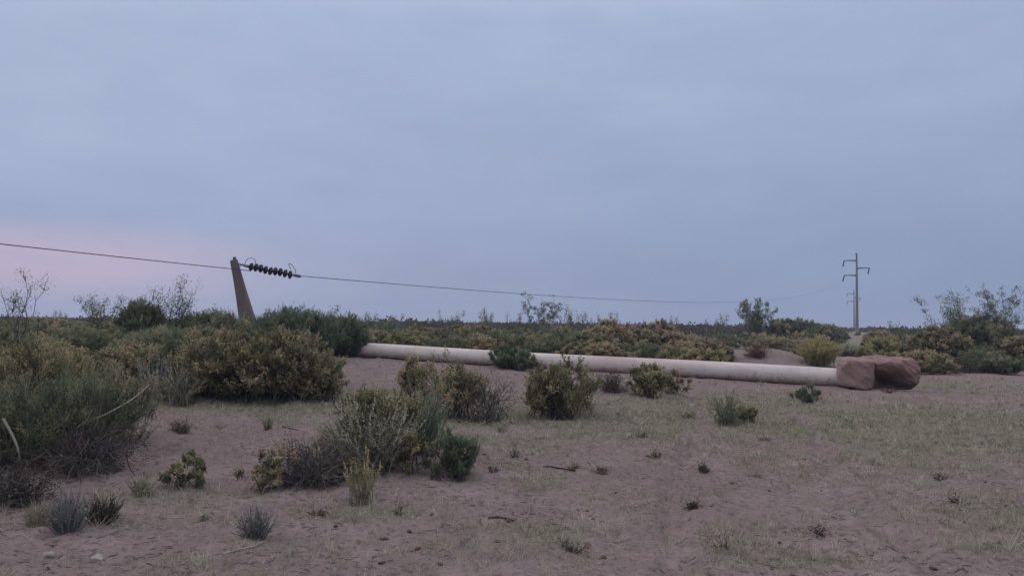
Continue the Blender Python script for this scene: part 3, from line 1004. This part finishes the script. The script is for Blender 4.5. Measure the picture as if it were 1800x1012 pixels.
B_ = 'shrub'
PLANTS = [
    # ---- foreground cluster
    ('jarilla', 'green_jarilla', 'creosote_bush', B_, 655, 812, 668, 130, 'olive bush rising at the back of the near centre clump', 101, 1.0),
    ('plume', 'sage', 'sage_bush', B_, 648, 828, 708, 185, 'pale grey-green sage bush with fine upright tips in the near centre clump', 102, 1.6),
    ('plume', 'soft_green', 'broom_bush', B_, 745, 800, 672, 110, 'tall feathery green bush behind the sage in the near clump', 103, 1.2),
    ('feather', 'soft_green', 'broom_bush', B_, 795, 838, 752, 90, 'low rounded soft green bush at the right end of the near clump', 104, 1.6),
    ('jarilla', 'green_jarilla', 'creosote_bush', B_, 725, 830, 745, 100, 'small yellowish leafy bush between sage and soft green bush', 105, 1.0),
    ('dead', 'brown_tuft', 'dead_bush', B_, 545, 852, 768, 215, 'dark collapsed bush of bare twigs left of the sage bush', 106, 1.5),
    ('jarilla', 'jarilla', 'creosote_bush', B_, 462, 864, 788, 105, 'small olive-brown bush at the left tip of the dead twigs', 187, 1.3),
    ('plume', 'yellow', 'yellow_tuft', 'plant', 635, 888, 800, 72, 'upright yellow-green tuft standing in front of the near clump', 108, 1.0),
    ('plume', 'sage', 'sage_bush', B_, 582, 826, 752, 90, 'smaller tan-grey sage bush growing out of the dead twigs', 109, 1.2),
    ('jarilla', 'jarilla', 'creosote_bush', B_, 600, 806, 728, 90, 'brownish low bush behind the smaller tan-grey sage', 110, 0.9),
    ('jarilla', 'green_jarilla', 'creosote_bush', B_, 700, 810, 690, 90, 'narrow olive bush between the tall feathery green bush and the sage', 100, 0.9),
    # ---- bushes in the middle
    ('jarilla', 'jarilla', 'creosote_bush', B_, 800, 735, 614, 150, 'loose open bush with yellow and russet leaves in front of the fallen pole', 111, 0.75),
    ('jarilla', 'jarilla', 'creosote_bush', B_, 722, 706, 622, 60, 'thin tan sprig of a bush beside the russet-leaved bush', 112, 1.1),
    ('jarilla', 'green_jarilla', 'creosote_bush', B_, 980, 736, 630, 140, 'dense dark round bush with pale bare stems below, before the middle of the pole', 113, 1.35),
    ('jarilla', 'green_jarilla', 'creosote_bush', B_, 1140, 697, 632, 80, 'small dark bush close against the right half of the fallen pole', 114, 1.2),
    ('jarilla', 'jarilla', 'creosote_bush', B_, 1188, 694, 648, 56, 'thin brownish bush just right of the small dark bush', 115, 0.7),
    ('feather', 'soft_green', 'broom_bush', B_, 903, 648, 612, 66, 'small blue-green bush overlapping the middle of the fallen pole', 116, 1.5),
    ('dead', 'rust', 'dry_shrub', B_, 1075, 688, 650, 60, 'low dry reddish shrub on a hump beside the dense dark bush', 117, 0.8),
    ('dead', 'brown_tuft', 'dry_shrub', B_, 858, 740, 648, 105, 'nearly leafless spreading twigs to the right of the russet-leaved bush', 118, 0.7),
    # ---- left side
    ('jarilla', 'jarilla', 'creosote_bush', B_, 505, 699, 577, 185, 'right half of the large brown-olive thicket below the crossarm', 121, 1.5),
    ('jarilla', 'jarilla', 'creosote_bush', B_, 375, 696, 577, 180, 'left half of the large brown-olive thicket below the crossarm', 122, 1.5),
    ('jarilla', 'green_jarilla', 'creosote_bush', B_, 442, 700, 572, 170, 'middle of the large brown-olive thicket below the crossarm', 157, 1.5),
    ('jarilla', 'jarilla', 'creosote_bush', B_, 566, 703, 622, 84, 'low right end of the large brown-olive thicket, next to bare sand', 158, 1.4),
    ('plume', 'sage', 'sage_bush', B_, 318, 712, 640, 90, 'greyish pink-tinged shrub at the left foot of the brown thicket', 123, 1.0),
    ('jarilla', 'jarilla', 'creosote_bush', B_, 215, 692, 592, 170, 'brown bush with rusty leaves behind the dark green left bushes', 124, 1.2),
    ('feather', 'feather', 'broom_bush', B_, 10, 822, 648, 210, 'big dark green feathery bush cut by the left edge', 125, 0.75),
    ('feather', 'feather', 'broom_bush', B_, 118, 808, 668, 170, 'feathery dark green bush right of the one cut by the left edge', 119, 0.75),
    ('feather', 'green_jarilla', 'broom_bush', B_, 60, 745, 596, 210, 'tall olive bush behind the two feathery left bushes', 120, 1.0),
    ('dead', 'sage', 'dead_bush', B_, 70, 800, 660, 150, 'grey bare twigs sticking through the feathery left bushes', 140, 1.0),
    ('feather', 'feather', 'broom_bush', B_, 195, 778, 640, 175, 'dark green bush with a pale slanting dead branch, right of the edge bush', 126, 0.95),
    ('dead', 'brown_tuft', 'dead_bush', B_, 150, 822, 735, 240, 'tangle of pale dead branches at the foot of the left green bushes', 127, 1.5),
    ('plume', 'yellow', 'yellow_tuft', 'plant', 118, 812, 760, 60, 'small olive tuft in the shade below the left green bushes', 128, 0.8),
    ('dead', 'brown_tuft', 'dead_bush', B_, 25, 885, 795, 150, 'grey twiggy shrub at the lower left edge', 129, 1.0),
    ('sprig', 'feather', 'tall_sprig', 'plant', 40, 690, 492, 75, 'tall wispy stems rising above the horizon at the left edge', 130, 0.8),
    ('tuft', 'grey', 'grass_tuft', 'grass tuft', 118, 934, 848, 95, 'blue-grey dry tuft at the lower left, beside a brown one', 131, 1.3),
    ('tuft', 'brown_tuft', 'grass_tuft', 'grass tuft', 180, 917, 862, 85, 'dark brown dry tuft to the right of the lower left grey tuft', 132, 1.2),
    ('tuft', 'grey', 'grass_tuft', 'grass tuft', 450, 945, 880, 78, 'pale silvery tuft on bare sand below the dead twigs', 133, 0.9),
    ('jarilla', 'green_jarilla', 'creosote_bush', B_, 318, 856, 796, 90, 'small olive-brown bush alone on the sand between left bushes and dead twigs', 134, 0.9),
    ('dead', 'rust', 'dry_shrub', B_, 314, 760, 736, 40, 'tiny reddish twig clump on the sandy path', 135, 0.4),
    ('plume', 'soft_green', 'seedling', 'plant', 470, 755, 734, 20, 'tiny green seedling on the sandy path', 136, 0.5),
    ('plume', 'sage', 'sage_bush', B_, 62, 742, 634, 120, 'greyish twiggy bush showing through the left edge greenery', 137, 0.7),
    ('plume', 'grey', 'sage_bush', B_, 275, 700, 625, 80, 'pale grey bush between the rusty-leaved bush and the brown thicket', 138, 0.7),
    ('jarilla', 'green_jarilla', 'creosote_bush', B_, 130, 735, 628, 130, 'olive leafy bush behind the big left edge bush', 139, 0.9),
    ('tuft', 'straw', 'grass_tuft', 'grass tuft', 250, 868, 826, 60, 'low straw-coloured tuft on the sand below the left green bushes', 155, 0.7),
    ('tuft', 'straw', 'grass_tuft', 'grass tuft', 62, 925, 872, 60, 'straw tuft to the left of the blue-grey tuft', 156, 0.7),
    # ---- right side
    ('plume', 'soft_green', 'broom_bush', B_, 1278, 748, 688, 72, 'low green shrub alone on the grassy sand right of centre', 141, 0.9),
    ('jarilla', 'green_jarilla', 'creosote_bush', B_, 1312, 742, 705, 44, 'yellowish leafy side shoot beside the lone low green shrub', 142, 0.7),
    ('feather', 'soft_green', 'broom_bush', B_, 1415, 707, 681, 52, 'flat dark green shrub in front of the pole near its footing', 143, 1.1),
    ('feather', 'feather', 'broom_bush', B_, 1760, 657, 628, 66, 'low dark green shrub near the right edge beyond the footing', 144, 1.2),
    ('tuft', 'brown_tuft', 'grass_tuft', 'grass tuft', 1216, 893, 872, 30, 'tiny dark tuft on the bare ground at lower right', 145, 0.4),
    ('tuft', 'brown_tuft', 'grass_tuft', 'grass tuft', 1236, 828, 810, 28, 'tiny rusty tuft above the dark one at lower right', 146, 0.4),
    ('plume', 'yellow', 'yellow_bush', B_, 1440, 643, 596, 76, 'yellow-green rounded bush just left of the footing, behind the pole', 147, 1.3),
    ('plume', 'yellow', 'yellow_bush', B_, 1572, 632, 588, 100, 'bright yellow-green bush directly behind the footing', 148, 1.3),
    ('plume', 'yellow', 'yellow_bush', B_, 1634, 650, 618, 44, 'narrow yellow-green bush at the right end of the footing', 149, 1.1),
    ('jarilla', 'jarilla', 'creosote_bush', B_, 1655, 640, 576, 90, 'russet-topped dark bush beyond the right end of the footing', 150, 1.2),
    ('jarilla', 'jarilla', 'creosote_bush', B_, 1788, 648, 588, 74, 'brownish bush at the right edge', 151, 1.1),
    ('feather', 'feather', 'broom_bush', B_, 1725, 634, 552, 130, 'large dark bush filling the gap between russet bush and right edge', 152, 1.2),
    ('sprig', 'feather', 'tall_sprig', 'plant', 1668, 632, 516, 80, 'wispy tall stems above the russet-topped bush', 153, 1.2),
    ('sprig', 'feather', 'tall_sprig', 'plant', 1762, 634, 508, 110, 'bushy tall stems rising above the dark bush by the right edge', 154, 2.0),
    ('dead', 'rust', 'dry_shrub', B_, 1330, 627, 606, 46, 'dark dry shrub on the sandy hump behind the pole', 173, 0.8),
    ('jarilla', 'green_jarilla', 'creosote_bush', B_, 1386, 603, 588, 50, 'small green bush topping the sandy hump behind the pole', 174, 0.9),
    ('feather', 'feather', 'broom_bush', B_, 1455, 606, 574, 60, 'low dark bush left of the grassy clearing below the standing pole', 175, 1.2),
    ('plume', 'sage', 'sage_bush', B_, 1492, 626, 606, 60, 'low pale grey bush in the clearing behind the footing', 176, 1.0),
    ('jarilla', 'jarilla', 'creosote_bush', B_, 1540, 612, 582, 50, 'small brown bush right of the grassy clearing', 177, 1.0),
    ('dead', 'brown_tuft', 'dry_shrub', B_, 1700, 655, 628, 90, 'grey dry twigs under the large dark bush at right', 178, 1.0),
    # ---- behind and around the pole
    ('feather', 'soft_green', 'broom_bush', B_, 520, 632, 543, 170, 'large soft green bush just right of the upright crossarm', 161, 1.5),
    ('feather', 'soft_green', 'broom_bush', B_, 600, 626, 562, 90, 'soft green bush hiding the visible left end of the fallen pole', 162, 1.7),
    ('feather', 'feather', 'broom_bush', B_, 378, 625, 546, 130, 'dark green bush just left of the upright crossarm', 163, 1.4),
    ('jarilla', 'jarilla', 'creosote_bush', B_, 1058, 634, 569, 115, 'big brown bush behind the middle of the pole, paler at its top', 164, 1.4),
    ('jarilla', 'jarilla', 'creosote_bush', B_, 1155, 634, 573, 110, 'brown bush with a dark hollow, second behind the pole from the centre', 165, 1.4),
    ('jarilla', 'jarilla', 'creosote_bush', B_, 1245, 640, 590, 90, 'tan bush at the right end of the row behind the pole', 166, 1.4),
    ('sprig', 'feather', 'tall_sprig', 'plant', 1327, 606, 532, 70, 'lone leafy sprig bush on the skyline right of centre', 167, 2.4),
    ('feather', 'feather', 'broom_bush', B_, 1400, 606, 566, 110, 'dark green bush on the skyline between sprig bush and standing pole', 168, 1.3),
    ('sprig', 'feather', 'tall_sprig', 'plant', 955, 604, 518, 110, 'sparse tall stems reaching the wire at the middle of the skyline', 169, 1.0),
    ('sprig', 'feather', 'tall_sprig', 'plant', 302, 622, 490, 62, 'pair of tall leafy sprigs on the skyline left of the crossarm', 170, 1.2),
    ('feather', 'feather', 'dense_shrub', B_, 250, 618, 532, 90, 'dense dark green rounded shrub on the skyline at left', 171, 1.8),
    ('sprig', 'feather', 'tall_sprig', 'plant', 172, 606, 528, 64, 'faint thin sprigs on the left skyline before the dense shrub', 172, 0.9),
]
for q in PLANTS:
    shape, mat, name, cat, px, by, ty, wpx, label, seed, dens = q
    plant(shape, mat, name, cat, px, by, ty, wpx, label, seed, dens)

for k, (px, by, h, w) in enumerate(((905, 803, 18, 26), (1056, 832, 16, 30), (1010, 822, 13, 24), (1152, 806, 14, 28), (868, 828, 14, 22), (1345, 772, 12, 26), (1655, 842, 14, 34),
                                    (1680, 884, 12, 30), (1330, 838, 12, 22), (1130, 768, 13, 32), (1210, 735, 12, 30), (880, 757, 16, 34), (1270, 965, 18, 40), (1560, 690, 10, 24),
                                    (1490, 742, 10, 26), (700, 905, 16, 24), (560, 905, 18, 26), (360, 912, 16, 30), (1010, 970, 16, 30), (1440, 940, 14, 26), (1750, 930, 18, 40))):
    if k % 3 == 2:
        plant('tuft', 'straw', 'dry_weed', 'weed', px, by, by - h, w, 'tiny pale dry weed on the bare ground', 600 + k, 0.3, group='tiny pale dry weeds on the ground')
    else:
        plant('dead', 'rust', 'dry_weed', 'weed', px, by, by - h * 0.75, w * 0.8, 'tiny dark dry weed on the bare ground', 600 + k, 0.14, group='tiny dark dry weeds on the ground')

# pale slanting dead branches lying in the left bushes
for i, (pts, lab) in enumerate((([(110, 790, 8.2), (150, 745, 8.4), (185, 728, 8.5), (230, 703, 8.8), (262, 676, 9.2)], 'long pale dead branch slanting across the dark left bushes'),
                                ([(5, 735, 7.6), (22, 765, 7.6), (32, 790, 7.6), (35, 812, 7.7)], 'pale forked dead branch standing at the left edge'))):
    P = smooth_path([at_depth(*c) for c in pts], 4)
    b = MB()
    b.tubes(np.array([P]), np.linspace(0.014, 0.006, len(P))[None], 0.9, sides=6)
    tag(link('dead_branch', b.build('dead_branch', True), [M['bark']]), lab, 'branch')

# ------------------------------------------------------------------ scrub plain beyond the pole
rng = np.random.default_rng(77)
VAR = {}
for kind in ('jarilla', 'feather', 'green_jarilla'):
    VAR[kind] = []
    for s in range(4):
        fo, br = gen(GEN[kind], np.random.default_rng(300 + s * 7 + len(kind)), 2.2, 1.3, 2.6, 0.42)
        me = fo.build('scrub_bush')
        VAR[kind].append(me)
LAB = {'jarilla': ('brownish scrub bush among the low bushes covering the plain', 'brown scrub bushes behind the pole'),
       'green_jarilla': ('dull olive scrub bush among the low bushes covering the plain', 'olive scrub bushes behind the pole'),
       'feather': ('dark green scrub bush among the low bushes covering the plain', 'green scrub bushes behind the pole')}
placed = []


def in_clearing(x, y):
    u = x / y
    return (0.398 < u < 0.458 and y < 175) or (0.27 < u < 0.45 and y < 40) or (0.385 < u < 0.455 and y < 60) or (u > 0.45 and y < 29.5)


HERO = [(o.location.x, o.location.y) for o in S.objects if o.get('category') == 'shrub']


def scatter(n, ylo, yhi, ulo, uhi, gap, probs, smin=0.6, smax=1.1, power=1.5, hlim=0.0, force=False):
    cnt = tries = 0
    while cnt < n and tries < 5000:
        tries += 1
        y = ylo + (yhi - ylo) * rng.random() ** power
        u = rng.uniform(ulo, uhi)
        x = u * y
        if in_clearing(x, y) and not force:
            continue
        if any((x - a) ** 2 + (y - b) ** 2 < (gap + 0.010 * y) ** 2 for a, b in placed):
            continue
        if any((x - a) ** 2 + (y - b) ** 2 < 0.8 for a, b in HERO):
            continue
        placed.append((x, y))
        kind = rng.choice(['jarilla', 'feather', 'green_jarilla'], p=probs)
        me = VAR[kind][rng.integers(4)]
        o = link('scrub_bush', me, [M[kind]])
        z = float(hgt(x, y))
        o.location = (x, y, z - 0.05)
        hmax = (1.62 + hlim - z) / 1.3
        s = rng.uniform(smin, smax)
        o.scale = (s * rng.uniform(0.9, 1.35), s * rng.uniform(0.9, 1.35), min(s * rng.uniform(0.8, 1.1), max(0.45, hmax * rng.uniform(0.75, 1.05))))
        o.rotation_euler.z = rng.uniform(0, 6.28)
        tag(o, LAB[kind][0], 'shrub', LAB[kind][1])
        cnt += 1


scatter(26, 13.5, 22, -0.72, -0.36, 0.75, [0.12, 0.7, 0.18], 0.55, 0.85, 1.0)      # left, this side of the line
scatter(95, 26.5, 36, -0.70, 0.25, 0.62, [0.30, 0.32, 0.38], 0.6, 0.95, 0.9)
scatter(18, 29, 38, 0.455, 0.75, 0.7, [0.2, 0.55, 0.25], 0.6, 0.95, 1.0)
scatter(120, 36, 75, -0.70, 0.72, 0.7, [0.35, 0.35, 0.3], 0.7, 1.2, 1.3)

scatter(9, 40, 150, 0.395, 0.46, 1.5, [0.2, 0.6, 0.2], 0.3, 0.5, 1.0, force=True)

# sparse wispy tops on the skyline
SPR = [gen('sprig', np.random.default_rng(500 + s), 1.6, 1.0, 2.2, 1.0) for s in range(3)]
SPRM = []
for fo, br in SPR:
    SPRM.append((fo.build('foliage'), br.build('branches')))
for px, Y, hpx, w in ((105, 34, 10, 1), (425, 36, 16, .8), (560, 33, 26, 1), (500, 36, 22, 1), (648, 34, 12, 1), (680, 40, 14, 1), (790, 44, 20, .8), (858, 46, 22, .8),
                      (905, 40, 16, 1), (1010, 42, 26, .9), (1075, 46, 20, .9), (1180, 50, 12, .9), (1255, 48, 16, .9), (1430, 52, 14, .8),
                      (1600, 40, 12, .9), (1625, 38, 18, .9)):
    q = at_depth(px, 575, Y)
    z = float(hgt(q[0], Y))
    hz_y = HZ + (px - 900) * ROLL
    top = at_depth(px, hz_y - hpx, Y)
    k = rng.integers(3)
    o = thing('wispy_shrub', (q[0], Y, z - 0.05), 'thin wispy shrub sticking out of the skyline scrub', 'shrub', 'wispy shrubs on the skyline', rz=rng.uniform(0, 6.28))
    h = top[2] - z
    o.scale = (w * h * 0.55, w * h * 0.55, h)
    link('foliage', SPRM[k][0], [M['feather']], o)
    link('branches', SPRM[k][1], [M['bark']], o)

# far scrub that reads as one mass out to the horizon
n_b = 2600
y = 74 * (900 / 74) ** (rng.random(n_b))
u = rng.uniform(-0.85, 0.85, n_b)
x = u * y
ok = ~((u > 0.398) & (u < 0.458) & (y < 190))
x, y = x[ok], y[ok]
z = hgt(x, y)
fs = MB()
nl = 60
q = np.repeat(np.arange(len(x)), nl)
n_ = len(q)
sz = (rng.uniform(0.8, 1.5, len(x)) * (1 + y / 500))[q]
d_ = unit(rng.standard_normal((n_, 3)))
d_[:, 2] = np.abs(d_[:, 2])
hh = np.clip(rng.uniform(0.75, 1.25, len(x)) + (rng.random(len(x)) < 0.12) * rng.uniform(0.2, 0.9, len(x)), 0, 2.2)[q]
B = np.stack([x[q], y[q], z[q]], 1) + d_ * np.stack([sz * 1.25, sz * 1.25, hh], 1) * (rng.random(n_) ** 0.35)[:, None]
lsz = (0.10 + y[q] / 900)
leaves(fs, B, unit(rng.normal(0, 1, (n_, 3)) + np.array([0, 0, 0.5])), lsz * 2.2, lsz * 1.3, np.clip(rng.beta(2, 2, len(x))[q] + rng.normal(0, 0.1, n_), 0, 1), rng)
tag(link('distant_scrub', fs.build('distant_scrub'), [M['far']]), 'dark mass of low scrub running out to the horizon', 'scrub', kind='stuff')

# ------------------------------------------------------------------ dry grass, litter, stones, sticks
rng = np.random.default_rng(5)
n_ = 330000
y = 3.6 * (34 / 3.6) ** rng.random(n_)
u = rng.uniform(-0.78, 0.78, n_)
x = u * y
cv = cover(x, y)
pat = fbm(x * 2.6, y * 2.6, 3, 41)
keep = rng.random(n_) < np.clip(cv * 1.2 * sst(0.25, 0.6, pat) * 1.5 + 0.05, 0, 1)
x, y, cv = x[keep], y[keep], cv[keep]
n_ = len(x)
B = np.stack([x, y, hgt(x, y) - 0.004], 1)
ln = rng.uniform(0.02, 0.075, n_) * (0.7 + 0.6 * cv) * (1 + (rng.random(n_) < 0.06) * 1.6)
D = unit(np.stack([rng.normal(0, 0.75, n_), rng.normal(0, 0.75, n_), np.full(n_, 0.8)], 1))
gs = MB()
leaves(gs, B, D, ln, np.maximum(0.0035, y * 0.00055), np.clip(rng.beta(1.1, 1.4, n_), 0, 1), rng, flat=0.3)
n_t = 46000
y = 3.7 * (30 / 3.7) ** rng.random(n_t)
x = rng.uniform(-0.76, 0.76, n_t) * y
cv = cover(x, y)
pat = fbm(x * 1.7, y * 1.7, 3, 43)
keep = rng.random(n_t) < np.clip(0.10 + cv * 0.9, 0, 1) * sst(0.36, 0.6, pat)
x, y = x[keep], y[keep]
nb_ = 11
q = np.repeat(np.arange(len(x)), nb_)
n_ = len(q)
hs = (rng.gamma(3.0, 0.021, len(x)) * (1 + (rng.random(len(x)) < 0.05) * 0.9))[q] * rng.uniform(0.6, 1.3, n_)
px_q = x[q] + rng.normal(0, 0.012, n_)
py_q = y[q] + rng.normal(0, 0.012, n_)
B = np.stack([px_q, py_q, hgt(px_q, py_q) - 0.004], 1)
D = unit(np.stack([rng.normal(0, 0.6, n_), rng.normal(0, 0.6, n_), np.full(n_, 0.9)], 1))
leaves(gs, B, D, hs, np.maximum(0.003, y[q] * 0.0005), np.clip(rng.beta(2.0, 1.3, len(x))[q] + rng.normal(0, 0.12, n_), 0, 1), rng, flat=0.35)
tag(link('dry_grass', gs.build('dry_grass'), [M['straw']]), 'short dry straw-coloured grass over the sand', 'grass', kind='stuff')

# fine litter: dark crumbs and bits of straw lying flat
lb = MB()
n_ = 9000
y = 3.8 * (24 / 3.8) ** rng.random(n_)
x = rng.uniform(-0.75, 0.75, n_) * y
keep = fbm(x * 1.3, y * 1.3, 3, 61) > 0.47
x, y = x[keep], y[keep]
n_ = len(x)
an = rng.uniform(0, 6.28, n_)
ln = rng.uniform(0.012, 0.07, n_)
p0 = np.stack([x, y, hgt(x, y) + 0.004], 1)
x1, y1 = x + np.cos(an) * ln, y + np.sin(an) * ln
p1 = np.stack([x1, y1, hgt(x1, y1) + 0.006], 1)
pm = (p0 + p1) / 2 + np.stack([np.zeros(n_), np.zeros(n_), rng.uniform(0.0, 0.005, n_)], 1)
lb.tubes(np.stack([p0, pm, p1], 1), rng.uniform(0.0012, 0.0036, n_)[:, None] * np.array([0.7, 1, 0.5])[None], np.clip(rng.beta(0.9, 0.9, n_), 0, 1), sides=4)
tag(link('litter', lb.build('litter'), [M['bark']]), 'scattered twig bits and crumbs on the sand', 'litter', kind='stuff')

# clods and droppings: small lumps, the clearest of them one by one
cv_, cf_ = blob(rng, (0.034, 0.022, 0.016), 22, 14, 0.3, 0.6, 3.0, 8)
cm = MB()
cm.grid(cv_, cf_)
clod_me = cm.build('dark_clod', True)
for px, py, s in ((1055, 826, 1.7), (1010, 822, 1.3), (760, 905, 0.8), (720, 935, 0.9), (675, 948, 1.0), (735, 965, 1.1), (670, 990, 0.8), (773, 992, 1.0), (1083, 867, 0.6),
                  (1032, 898, 0.6), (925, 808, 1.2), (1335, 800, 0.9), (1285, 850, 0.8), (1352, 863, 0.7), (1520, 771, 0.9), (1732, 848, 0.7), (1690, 897, 1.0),
                  (1680, 883, 1.1), (875, 952, 0.9), (1060, 981, 1.1), (82, 1001, 0.8), (895, 916, 1.2), (1140, 802, 1.3), (1160, 797, 1.1), (850, 799, 1.3), (1250, 890, 0.5),
                  (1640, 1000, 1.2), (1370, 955, 0.7), (1430, 985, 0.7), (590, 926, 0.8), (690, 780, 0.9)):
    p = on_ground(px, py)
    o = link('dark_clod', clod_me, [M['clod']])
    o.location = p + np.array([0, 0, 0.004])
    s *= 0.72
    o.scale = (s * rng.uniform(0.8, 1.4), s * rng.uniform(0.8, 1.3), s * rng.uniform(0.8, 1.2))
    o.rotation_euler.z = rng.uniform(0, 6.28)
    tag(o, 'small dark clod of earth or dung lying on the sand', 'clod', 'dark clods on the sand')

for px, py, s, lab in ((85, 979, 0.042, 'pale pitted stone at the lower left, left of its pair'), (170, 984, 0.045, 'pale smooth stone at the lower left, right of its pair')):
    p = on_ground(px, py)
    v_, f_ = blob(rng, (s, s * 0.8, s * 0.7), 26, 18, 0.8, 0.4, 3.0, int(px))
    v_ = chip(v_, np.random.default_rng(int(px)), 9, 0.6, 0.9)
    b = MB()
    b.grid(v_, f_)
    o = link('stone', b.build('stone', True), [M['stone']])
    o.location = p + np.array([0, 0, s * 0.12])
    tag(o, lab, 'stone', 'pale stones')

for pts, r, tn, lab in (([(392, 976), (420, 968), (445, 962), (462, 954)], 0.009, 0.9, 'long pale stick on the sand below the silvery tuft'),
                        ([(497, 750), (508, 753), (524, 757)], 0.014, 0.55, 'short grey-brown stick on the sandy path'),
                        ([(926, 912), (932, 895), (937, 878), (939, 866)], 0.006, 0.75, 'thin pale curved twig on bare ground right of the near clump'),
                        ([(858, 912), (880, 911), (905, 917)], 0.012, 0.05, 'dark twig lying flat below the thin pale twig'),
                        ([(1012, 828), (970, 822), (955, 821)], 0.010, 0.15, 'brown twig beside the dark clods in the middle foreground'),
                        ([(745, 933), (758, 932), (768, 930), (769, 936)], 0.007, 1.0, 'bright hooked straw on the sand below the near clump'),
                        ([(1130, 901), (1142, 902), (1153, 903)], 0.006, 1.0, 'bright straight straw at the lower middle right')):
    P = np.array([on_ground(*c) for c in pts])
    P[:, 2] += r * 0.8
    P = np.array(smooth_path(P, 5))
    P[:, 2] += rng.normal(0, r * 0.12, len(P))
    b = MB()
    b.tubes(P[None], np.linspace(r, r * 0.55, len(P))[None], tn, sides=6)
    tag(link('stick', b.build('stick', True), [M['bark']]), lab, 'stick')

# ------------------------------------------------------------------ evening air
m, t = new_mat('evening_haze')
pv = N(t, 'ShaderNodeVolumePrincipled')
pv.inputs['Color'].default_value = (0.72, 0.80, 0.96, 1)
pv.inputs['Density'].default_value = 0.0007
pv.inputs['Anisotropy'].default_value = 0.2
o = N(t, 'ShaderNodeOutputMaterial')
L(t, pv.outputs[0], o.inputs['Volume'])
hx, hz0, hz1 = 1200.0, -2.5, 26.0
hv = [(x, y, z) for z in (hz0, hz1) for x, y in ((-hx, -hx), (hx, -hx), (hx, hx), (-hx, hx))]
hf = [(3, 2, 1, 0), (4, 5, 6, 7), (0, 1, 5, 4), (1, 2, 6, 5), (2, 3, 7, 6), (3, 0, 4, 7)]
hm = bpy.data.meshes.new('haze')
hm.from_pydata(hv, [], hf)
tag(link('haze', hm, [m]), kind='stuff')
